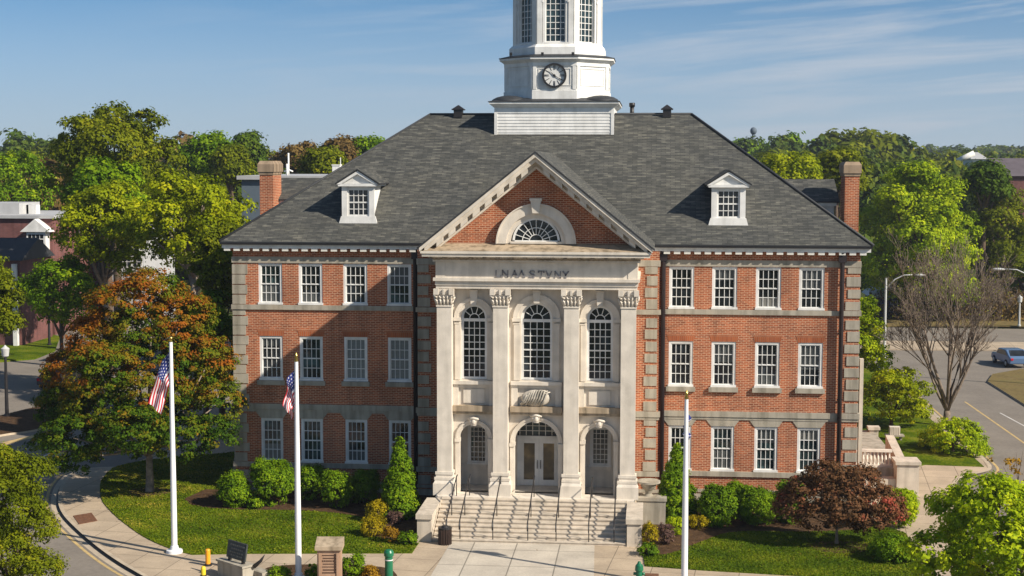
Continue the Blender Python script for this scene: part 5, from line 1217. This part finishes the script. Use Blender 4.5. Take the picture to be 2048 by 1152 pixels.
# ================================================================== small things in front
b = G(890, 1088); t = thing('litter_bin', 'dark brown slatted litter bin at the foot of the steps', 'litter bin', (b.x, b.y, 0))
mb = MB(); mb.ngon(0, 0, .24, .26, .03, .7, 16)
for i in range(16): a = 2*math.pi*i/16; mb.box(.27*math.cos(a)-.03, .27*math.cos(a)+.03, .27*math.sin(a)-.03, .27*math.sin(a)+.03, .0, .7)
mb.build('body', 'bin', t); MB().ngon(0, 0, .31, .31, .70, .76, 18).ngon(0, 0, .2, .12, .76, .84, 18).build('lid', 'dark', t)
# green bollard and green post
b = G(778, 1168); t = thing('green_bollard', 'round green bollard with domed cap left of the entrance walk', 'bollard', (b.x, b.y, 0))
MB().lathe(0, 0, [(.17, 0), (.16, 1.0), (.155, 1.14)], 18).build('post', 'green_paint', t); MB().lathe(0, 0, [(.155, 1.14), (.2, 1.16), (.2, 1.3), (.15, 1.39), (.001, 1.43)], 18).build('cap', 'green_paint', t); MB().arch_ring(0, 0, .158, .17, 0, .04, 0, 20, 0, 6.283).build('band', 'flag_w', t).matrix_local = Matrix.Translation((0, 0, .98)) @ Matrix.Rotation(R(90), 4, 'X')
b = G(1278, 1172); t = thing('hydrant', 'teal green hydrant at the right edge of the entrance walk', 'hydrant', (b.x, b.y, 0))
MB().lathe(0, 0, [(.19, 0), (.19, .06), (.13, .08), (.13, .62), (.17, .64), (.17, .7)], 14).build('barrel', 'green_paint', t); MB().lathe(0, 0, [(.17, .7), (.15, .84), (.08, .92), (.05, 1.0), (.001, 1.01)], 14).build('bonnet', 'green_paint', t)
for s in (-1, 1): MB().tube([(s*.1, 0, .5), (s*.23, 0, .5)], .06, 10).build('nozzle', 'green_paint', t)
b = G(1303, 1158); t = thing('ground_box', 'flat brown box on the pavement beside the green hydrant', 'box', (b.x, b.y, 0)); MB().box(-.26, .26, -.2, .2, 0, .12).build('body', 'grate', t); MB().box(-.29, .29, -.23, .23, .12, .17).build('lid', 'grate', t)
# orange and yellow bollards by the kerb
b = G(416, 1131); t = thing('bollard', 'orange safety bollard standing left of the slate sign', 'bollard', (b.x, b.y, 0)); MB().lathe(0, 0, [(.105, .08), (.105, .66), (.08, .7), (.001, .71)], 14).build('sleeve', 'orange_paint', t); MB().lathe(0, 0, [(.17, 0), (.17, .05), (.12, .08)], 14).build('foot', 'dark', t)
b = G(407, 1162); t = thing('bollard', 'yellow bollard at the bottom edge below the orange one', 'bollard', (b.x, b.y, 0)); MB().lathe(0, 0, [(.10, .0), (.10, .52), (.07, .6), (.001, .62)], 14).build('sleeve', 'yellow_paint', t); MB().arch_ring(0, 0, .1, .125, 0, .1, 0, 16, 0, 6.283).build('band', 'dark', t).matrix_local = Matrix.Translation((0, 0, .16)) @ Matrix.Rotation(R(90), 4, 'X')
# slate sign on a stone base
b = G(472, 1158); ang = R(-38); t = thing('sign', 'dark slate sign board on an angled stone base beside the pavement', 'sign', (b.x, b.y, 0), ang)
MB().box(-.95, .75, -.22, .34, 0, .62).box(-1.0, .8, -.27, .39, .62, .70).box(.35, 1.3, .34, .8, 0, .42).build('base', 'stone', t)
bo = MB(); bo.hexa([(-.62, -.02, .82), (.62, -.02, .82), (.62, .05, .82), (-.62, .05, .82)], [(-.62, .1, 1.5), (.62, .1, 1.5), (.62, .17, 1.5), (-.62, .17, 1.5)]); board = bo.build('board', 'plaque', t)
l_ = MB(); r5 = random.Random(8)
for j, z in enumerate((1.36, 1.22, 1.08, .96)):
    x = -.42+.1*(j % 2)
    while x < .38:
        w_ = r5.uniform(.05, .13); y_ = -.02+(z-.82)/.68*.12-.012
        l_.box(x, x+w_, y_-.004, y_+.012, z-.03, z+.03); x += w_+.05
l_.build('lettering', 'plaque_lt', board)
for s in (-1, 1): MB().box(s*.45-.05, s*.45+.05, -.02, .1, .68, .9).build('bracket', 'dark', t)
MB().tube([(.8, .3, .6), (1.05, .45, .85), (1.2, .55, 1.12)], [.1, .07, .015], 6).build('finial', 'dark', t)
# inscribed red pillar
b = G(660, 1178); t = thing('stone_pillar', 'inscribed reddish stone pillar with slanted cap beside the front path', 'pillar', (b.x, b.y, 0), R(6))
pz = AT(660, 1096, b.y).z
MB().box(-.46, .46, -.3, .3, 0, pz).box(-.40, -.30, -.34, -.3, .3, pz-.12).box(.30, .40, -.34, -.3, .3, pz-.12).build('shaft', 'redstone', t)
MB().hexa([(-.54, -.4, pz), (.54, -.4, pz), (.54, .4, pz), (-.54, .4, pz)], [(-.54, -.4, pz+.14), (.54, -.4, pz+.14), (.54, .4, pz+.36), (-.54, .4, pz+.36)]).build('cap', 'stone_ledge', t)
l_ = MB(); r5 = random.Random(3)
for j in range(7):
    z = pz-.22-.115*j
    if j in (2,):
        x = -.27
        while x < .2: w_ = r5.uniform(.03, .07); l_.box(x, x+w_, -.306, -.299, z-.03, z+.035); x += w_+.025
    else: l_.box(-.27+.03*(j % 2), .27, -.306, -.299, z-.018-(.012 if j > 4 else 0), z+.016)
for x in (-.2, .08):
    for k in range(3): l_.box(x+.02, x+.17-.03*k, -.306, -.299, pz-1.12-.1*k, pz-1.07-.1*k)
    l_.box(x, x+.018, -.306, -.299, pz-1.4, pz-1.05)
l_.box(.2, .25, -.307, -.299, pz-.9, pz-.16)
l_.build('inscription', 'red_dk', t)
# plate in the pavement, urn beside the right cheek wall
q = gp((146,1032),(183,1026),(195,1042),(158,1049)); o = sheet(ccw(q), .02, 'grate', 'ground_plate', .03); tag(o, 'rusty brown plate set in the curved pavement', 'plate')
b = AT(1297, 984, -5.3); t = thing('planter_urn', 'weathered stone urn on a pedestal right of the steps', 'urn', (b.x, -5.0, 0))
MB().box(-.55, .8, -.45, .5, 0, 1.15).box(-.6, .85, -.5, .55, 1.15, 1.3).build('pedestal', 'stone', t); MB().lathe(0, 0, [(.22, 1.3), (.14, 1.42), (.18, 1.55), (.34, 1.75), (.42, 1.9), (.55, 1.93), (.55, 2.02), (.3, 2.0), (.001, 1.96)], 18).build('bowl', 'stone', t)

# ------------------------------------------------------------------ terrace at the right end of the hall
t = thing('side_terrace', 'stone terrace with balustrade and piers against the right end of the hall', 'terrace', (17.6, 4, 0))
def tl(mb): mb.v = [(x-17.6, y-4, z) for x, y, z in mb.v]; return mb
p0 = AT(1722, 925, 2.2); x0 = XR+.08; x1 = 18.6
mb = MB(); mb.box(x0, x1, 3.0, 14.0, -.05, 1.2); tl(mb).build('platform', 'stone', t)
mb = MB(); mb.box(x0, 18.2, 2.2, 3.0, -.05, .8).box(x0, 18.2, 1.6, 2.2, -.05, .4); tl(mb).build('step', 'stone_step', t)
for (xa, xb, ya, yb, z) in ((18.05, 19.15, 2.0, 3.2, 1.6), (18.3, 18.8, 13.3, 13.8, 1.35)):
    mb = MB(); mb.box(xa, xb, ya, yb, -.05, z).box(xa-.09, xb+.09, ya-.09, yb+.09, z, z+.16); tl(mb).build('pier', 'stone_step', t)
mb = MB(); mb.hexa([(18.3, 3.3, 1.2), (18.75, 3.3, 1.2), (18.75, 7.5, 1.2), (18.3, 7.5, 1.2)], [(18.3, 3.3, 1.5), (18.75, 3.3, 1.5), (18.75, 7.5, 2.1), (18.3, 7.5, 2.1)]); tl(mb).build('parapet', 'stone_step', t)
bl_ = MB(); bl_.box(x0+.2, 18.0, 3.3, 3.5, 1.2, 1.32).box(x0+.2, 18.0, 3.26, 3.54, 1.98, 2.1); bs = tl(bl_).build('balustrade', 'stone_lt', t)
x = x0+.35
while x < 17.95:
    m = MB(); m.lathe(x-17.6, -.6, [(.06, 1.32), (.04, 1.42), (.075, 1.6), (.04, 1.85), (.06, 1.98)], 8); m.build('baluster', 'stone_lt', bs); x += .19
mb = MB(); mb.box(XR+.12, XR+.3, .25, .6, 0, 7.2); tl(mb).build('corner_post', 'stone_step', t)
b = AT(1784, 846, 14); t = thing('garden_box', 'small pale ribbed box on a slab beside the terrace', 'box', (20.4, 17.5, 0))
t.scale = (.62, .62, .62); mb = MB(); mb.box(-.5, .5, -.3, .3, .55, 1.35)
for i in range(6): mb.box(-.44+.16*i, -.38+.16*i, -.33, -.3, .58, 1.32)
mb.build('body', 'stone_lt', t); MB().box(-.9, .9, -.5, .5, .4, .55).box(-.7, -.5, -.3, .3, 0, .4).box(.5, .7, -.3, .3, 0, .4).build('slab', 'stone', t)

# ------------------------------------------------------------------ street lamps
def lamp(X, Y, h, reach, label, mat, head=True):
    t = thing('street_lamp', label, 'street lamp', (X, Y, 0)); MB().lathe(0, 0, [(.2, 0), (.2, .12), (.13, .16), (.085, h)], 10).build('column', mat, t)
    if head:
        MB().tube([(0, 0, h-.9), (reach*.3, 0, h-.1), (reach*.6, 0, h+.25), (reach, 0, h+.3)], [.055, .05, .045, .04], 8).build('arm', mat, t)
        MB().sphere((reach+.3*(1 if reach > 0 else -1), 0, h+.27), (.5, .2, .11), 0, 8).build('lamp_head', mat, t)
    else: MB().lathe(0, 0, [(.09, h), (.22, h+.1), (.28, h+.6), (.12, h+.72), (.001, h+.85)], 12).build('lantern', 'galv', t)
b = G(1768, 735); p = AT(1772, 556, b.y); lamp(b.x, b.y, p.z, 2.4, 'grey street lamp with curved arm right of the hall', 'galv')
p = AT(2075, 560, 42); lamp(p.x, 42, AT(2075, 562, 42).z+.6, -2.6, 'street lamp whose arm reaches in from the right edge', 'galv')
b = G(14, 832); lamp(b.x, b.y, AT(10, 700, b.y).z-.5, 0, 'dark lamp post on the left traffic island', 'dark', False)
b = G(99, 690); lamp(b.x, b.y, AT(99, 612, b.y).z-.5, 0, 'dark lamp post under the green street tree', 'dark', False)
b = G(2038, 652); lamp(b.x, b.y, 2.4, 0, 'short grey post at the far right roadside', 'galv', False)

# ------------------------------------------------------------------ cars
def car(px, py, rz, body, label, k=1.0, zg=-.13):
    b = G(px, py, zg); t = thing('parked_car', label, 'car', (b.x, b.y, zg), rz)
    prof = [(-2.2, .35), (2.2, .35), (2.25, .62), (2.1, .86), (1.1, .95), (.55, 1.42), (-1.2, 1.45), (-1.95, .98), (-2.25, .9)]
    mb = MB(); lo = [(x*k, z*k) for x, z in prof]; mb.prism_y(lo, -.86*k, .86*k); o = mb.build('body', body, t)
    bv = o.modifiers.new('bevel', 'BEVEL'); bv.width = .1*k; bv.segments = 3; bv.limit_method = 'ANGLE'
    g_ = MB()
    for s in (-1, 1): y = s*.865*k; q = [(.92, .97), (.48, 1.36), (-1.12, 1.38), (-1.7, 1.0)]; g_.face([(x*k, y, z*k) for x, z in (q if s > 0 else q[::-1])])
    g_.face([(1.06*k, -.7*k, .99*k), (1.06*k, .7*k, .99*k), (.60*k, .62*k, 1.41*k), (.60*k, -.62*k, 1.41*k)]); g_.face([(-1.92*k, .7*k, 1.02*k), (-1.92*k, -.7*k, 1.02*k), (-1.27*k, -.62*k, 1.43*k), (-1.27*k, .62*k, 1.43*k)])
    g_.build('windows', 'glass', t)
    for sx in (-1.4, 1.4):
        for s in (-1, 1):
            w_ = MB(); w_.tube([(sx*k, s*.72*k, .33*k), (sx*k, s*.9*k, .33*k)], .33*k, 14).tube([(sx*k, s*.9*k, .33*k), (sx*k, s*.915*k, .33*k)], .19*k, 10, 1); w_.build('wheel', ['tyre', 'galv'], t)
    for s in (-1, 1): MB().box(2.2*k, 2.27*k, s*.62*k-.16*k, s*.62*k+.16*k, .66*k, .8*k).build('headlight', 'flag_w', t); MB().box(-2.27*k, -2.2*k, s*.66*k-.1*k, s*.66*k+.1*k, .68*k, .86*k).build('tail_light', 'flag_r', t)
    return t
car(2020, 730, R(97), 'car_blue', 'blue car seen from the front on the road at the right edge')
car(126, 772, R(80), 'car_dark', 'dark car half hidden behind the turning maple')
car(1868, 622, R(4), 'car_white', 'white car behind the bare tree across the road')
car(1925, 620, R(170), 'car_white', 'white van like car further right behind the bare tree', 1.15)
car(40, 640, R(5), 'car_silver', 'pale car parked on the verge in front of the red wall')

# ------------------------------------------------------------------ far buildings
def house(name, label, px0, px1, pyt, Y, depth, wall, roofm, kind='flat', hgt=None, windows=(), rise=2.2):
    a = AT(px0, pyt, Y); b_ = AT(px1, pyt, Y); z = hgt if hgt else a.z; x0, x1 = a.x, b_.x; cx = (x0+x1)/2
    t = thing(name, label, 'building', (cx, Y, 0)); w_ = (x1-x0)/2
    MB().box(-w_, w_, 0, depth, -.3, z).build('wall', wall, t)
    r_ = MB()
    if kind == 'flat': r_.box(-w_-.3, w_+.3, -.3, depth+.3, z, z+.3)
    elif kind == 'hip': r_.hexa([(-w_-.4, -.4, z), (w_+.4, -.4, z), (w_+.4, depth+.4, z), (-w_-.4, depth+.4, z)], [(-w_*.45, depth*.45, z+rise), (w_*.45, depth*.45, z+rise), (w_*.45, depth*.55, z+rise), (-w_*.45, depth*.55, z+rise)])
    else: r_.prism_x([(-.4, z), (depth+.4, z), (depth/2, z+rise)], -w_-.3, w_+.3)
    r_.build('roof', roofm, t)
    for (wx, wz, ww, wh) in windows:
        f = MB(); x = -w_+wx*2*w_; f.box(x-ww/2, x+ww/2, -.08, .02, wz, wz+wh)
        o = f.build('window', 'white', t); g_ = MB(); n = max(1, round(ww/.5)); k = max(1, round(wh/.6))
        for i in range(n):
            for j in range(k):
                xa = x-ww/2+.08+(ww-.16)*i/n; xb = x-ww/2+.08+(ww-.16)*(i+1)/n-.05; za = wz+.08+(wh-.16)*j/k; zb = wz+.08+(wh-.16)*(j+1)/k-.05
                g_.face([(xa, -.084, za), (xb, -.084, za), (xb, -.084, zb), (xa, -.084, zb)])
        g_.build('pane', 'glass', o)
    return t, w_, z
t, w_, z = house('brick_house', 'dark red brick house with flat pale roof and white gabled bay at the left edge', -90, 104, 436, 66, 14, 'brick_dk', 'metal_roof', windows=((.62, 4.5, 1.0, 1.8), (.40, 8.2, .9, 1.7)))
# gabled white bay, rooftop boxes
bx = AT(80, 460, 66).x-t.location.x
g_ = MB(); g_.box(bx-.95, bx+.95, -1.0, .0, 7.4, 10.0).prism_y([(bx-1.5, 10.05), (bx+1.5, 10.05), (bx, 11.3)], -1.25, .0); g_.build('bay', 'white', t)
g2 = MB()
for i in range(4):
    for j in range(4): g2.face([(bx-.78+.4*i, -1.004, 7.9+.5*j), (bx-.45+.4*i, -1.004, 7.9+.5*j), (bx-.45+.4*i, -1.004, 8.3+.5*j), (bx-.78+.4*i, -1.004, 8.3+.5*j)])
g2.build('pane', 'glass', t)
for px in (47, 62): x = AT(px, 410, 70).x-t.location.x; MB().box(x-.5, x+.5, 4, 5, z+.3, z+1.2).build('roof_unit', 'white', t)
x = AT(12, 410, 70).x-t.location.x; MB().box(x-2.2, x+1.8, 3, 8, z+.3, z+1.4).build('roof_unit', 'metal_roof', t)
t, w_, z = house('brick_house', 'small brick house with dark gabled roof in front of the larger brick house', -70, 40, 520, 57, 7, 'brick_dk', 'roof_dk', 'gable', rise=1.9, windows=((.8, 2.5, .9, 1.5),))
x = AT(32, 560, 57).x-t.location.x; MB().box(x-.2, x+.2, -.5, -.1, 0, 7.5).build('porch_column', 'white', t)
house('red_shed', 'long bright red wall behind the left verge', 22, 150, 606, 90, 3, 'red_wall', 'roof_dk')
house('white_house', 'white house glimpsed through the yellow green tree', 205, 285, 428, 74, 10, 'metal_roof', 'roof_dk', 'gable', rise=2.6, windows=((.3, 6, 1.0, 1.8), (.6, 6, 1.0, 1.8), (.85, 6, 1.0, 1.8), (.3, 9.3, 1.0, 1.6), (.6, 9.3, 1.0, 1.6)))
t, w_, z = house('flat_roofed_block', 'blue grey flat roofed block behind the left chimney', 483, 760, 359, 38, 16, 'greyblue', 'metal_roof', windows=((.05, 10, 1.6, 1.4),))
x = AT(577, 330, 41).x-t.location.x; zt = AT(577, 306, 41).z
mb = MB(); mb.tube([(x, 3, z), (x, 3, zt)], .07, 8).tube([(x-.35, 3, zt-1.45), (x, 3, zt-1.3), (x+.35, 3, zt-1.45)], .06, 6).tube([(x-.1, 2.95, z), (x-.1, 2.95, z+1.2)], .1, 6); mb.build('antenna_mast', 'white', t)
x = AT(672, 340, 41).x-t.location.x; zt = AT(672, 329, 41).z; MB().box(x-.3, x+.3, 3, 3.6, z, zt).box(x-.34, x+.34, 2.95, 3.65, zt-.08, zt).build('roof_unit', 'white', t)
p = AT(686, 315, 44); t2 = MB(); t2.tube([(p.x-t.location.x, 5, z), (p.x-t.location.x, 5, p.z)], .04, 6).build('pipe', 'galv', t)
t, w_, z = house('kiosk', 'small kiosk with white hipped roof and blue front across the right hand road', 1746, 1796, 594, 92, 6, 'blue_wall', 'white', 'hip', rise=1.4, windows=((.85, .9, .8, .9),))
house('dark_red_building', 'dark red building at the far right behind the trees', 2012, 2150, 582, 108, 8, 'brick_dk', 'roof_dk')
house('mauve_roofed_building', 'building with large mauve roof at the right edge on the skyline', 2003, 2200, 352, 130, 14, 'brick_dk', 'purple_roof', 'gable', rise=2.4)
house('white_shed', 'white industrial building with sloping conveyor far right on the skyline', 1945, 1972, 318, 190, 8, 'white', 'metal_roof', 'hip', rise=1.2)
house('long_shed', 'low grey building behind the bare tree across the right hand road', 1815, 1960, 590, 102, 7, 'greyblue', 'metal_roof', 'gable', rise=1.2)
a = AT(1915, 322, 188); b_ = AT(1948, 306, 188); o = MB().tube([a, b_], .5, 6).build('conveyor', 'white'); tag(o, 'white sloping conveyor leaning on the far industrial building', 'conveyor')
# water tower on the right skyline
p = AT(1507, 262, 420); t = thing('water_tower', 'small dark rounded water tower on the right skyline', 'water tower', (p.x, 420, p.z-9))
MB().sphere((0, 0, 9), (1.1, 1.1, 1.25), 0, 10).build('tank', 'greyblue', t); MB().tube([(0, 0, -12), (0, 0, 8.5)], .5, 8).build('stem', 'greyblue', t)
# iron railing on the far left verge
b = G(95, 640); t = thing('railing', 'thin dark railing along the far left verge', 'railing', (b.x, b.y, 0))
mb = MB(); mb.box(-3, 3, -.02, .02, .95, 1.0).box(-3, 3, -.02, .02, .5, .54); mb.build('bar', 'dark', t)
for i in range(5): MB().box(-3+1.5*i-.04, -3+1.5*i+.04, -.04, .04, 0, 1.05).build('post', 'dark', t)

# ------------------------------------------------------------------ air between here and the hills
hm = bpy.data.materials.new('haze_air'); hm.use_nodes = True; nt = hm.node_tree; nt.nodes.clear()
ho = N('ShaderNodeOutputMaterial'); hv = N('ShaderNodeVolumePrincipled'); hv.inputs['Color'].default_value = (.78, .86, 1, 1); hv.inputs['Density'].default_value = .0002; hv.inputs['Anisotropy'].default_value = .2; L(hv.outputs[0], ho.inputs['Volume'])
hz = MB().box(-700, 500, -110, 1000, -2, 62).build('haze', [hm]); struct(hz, 'thin pale air between the hall and the hills', 'stuff', 'haze')
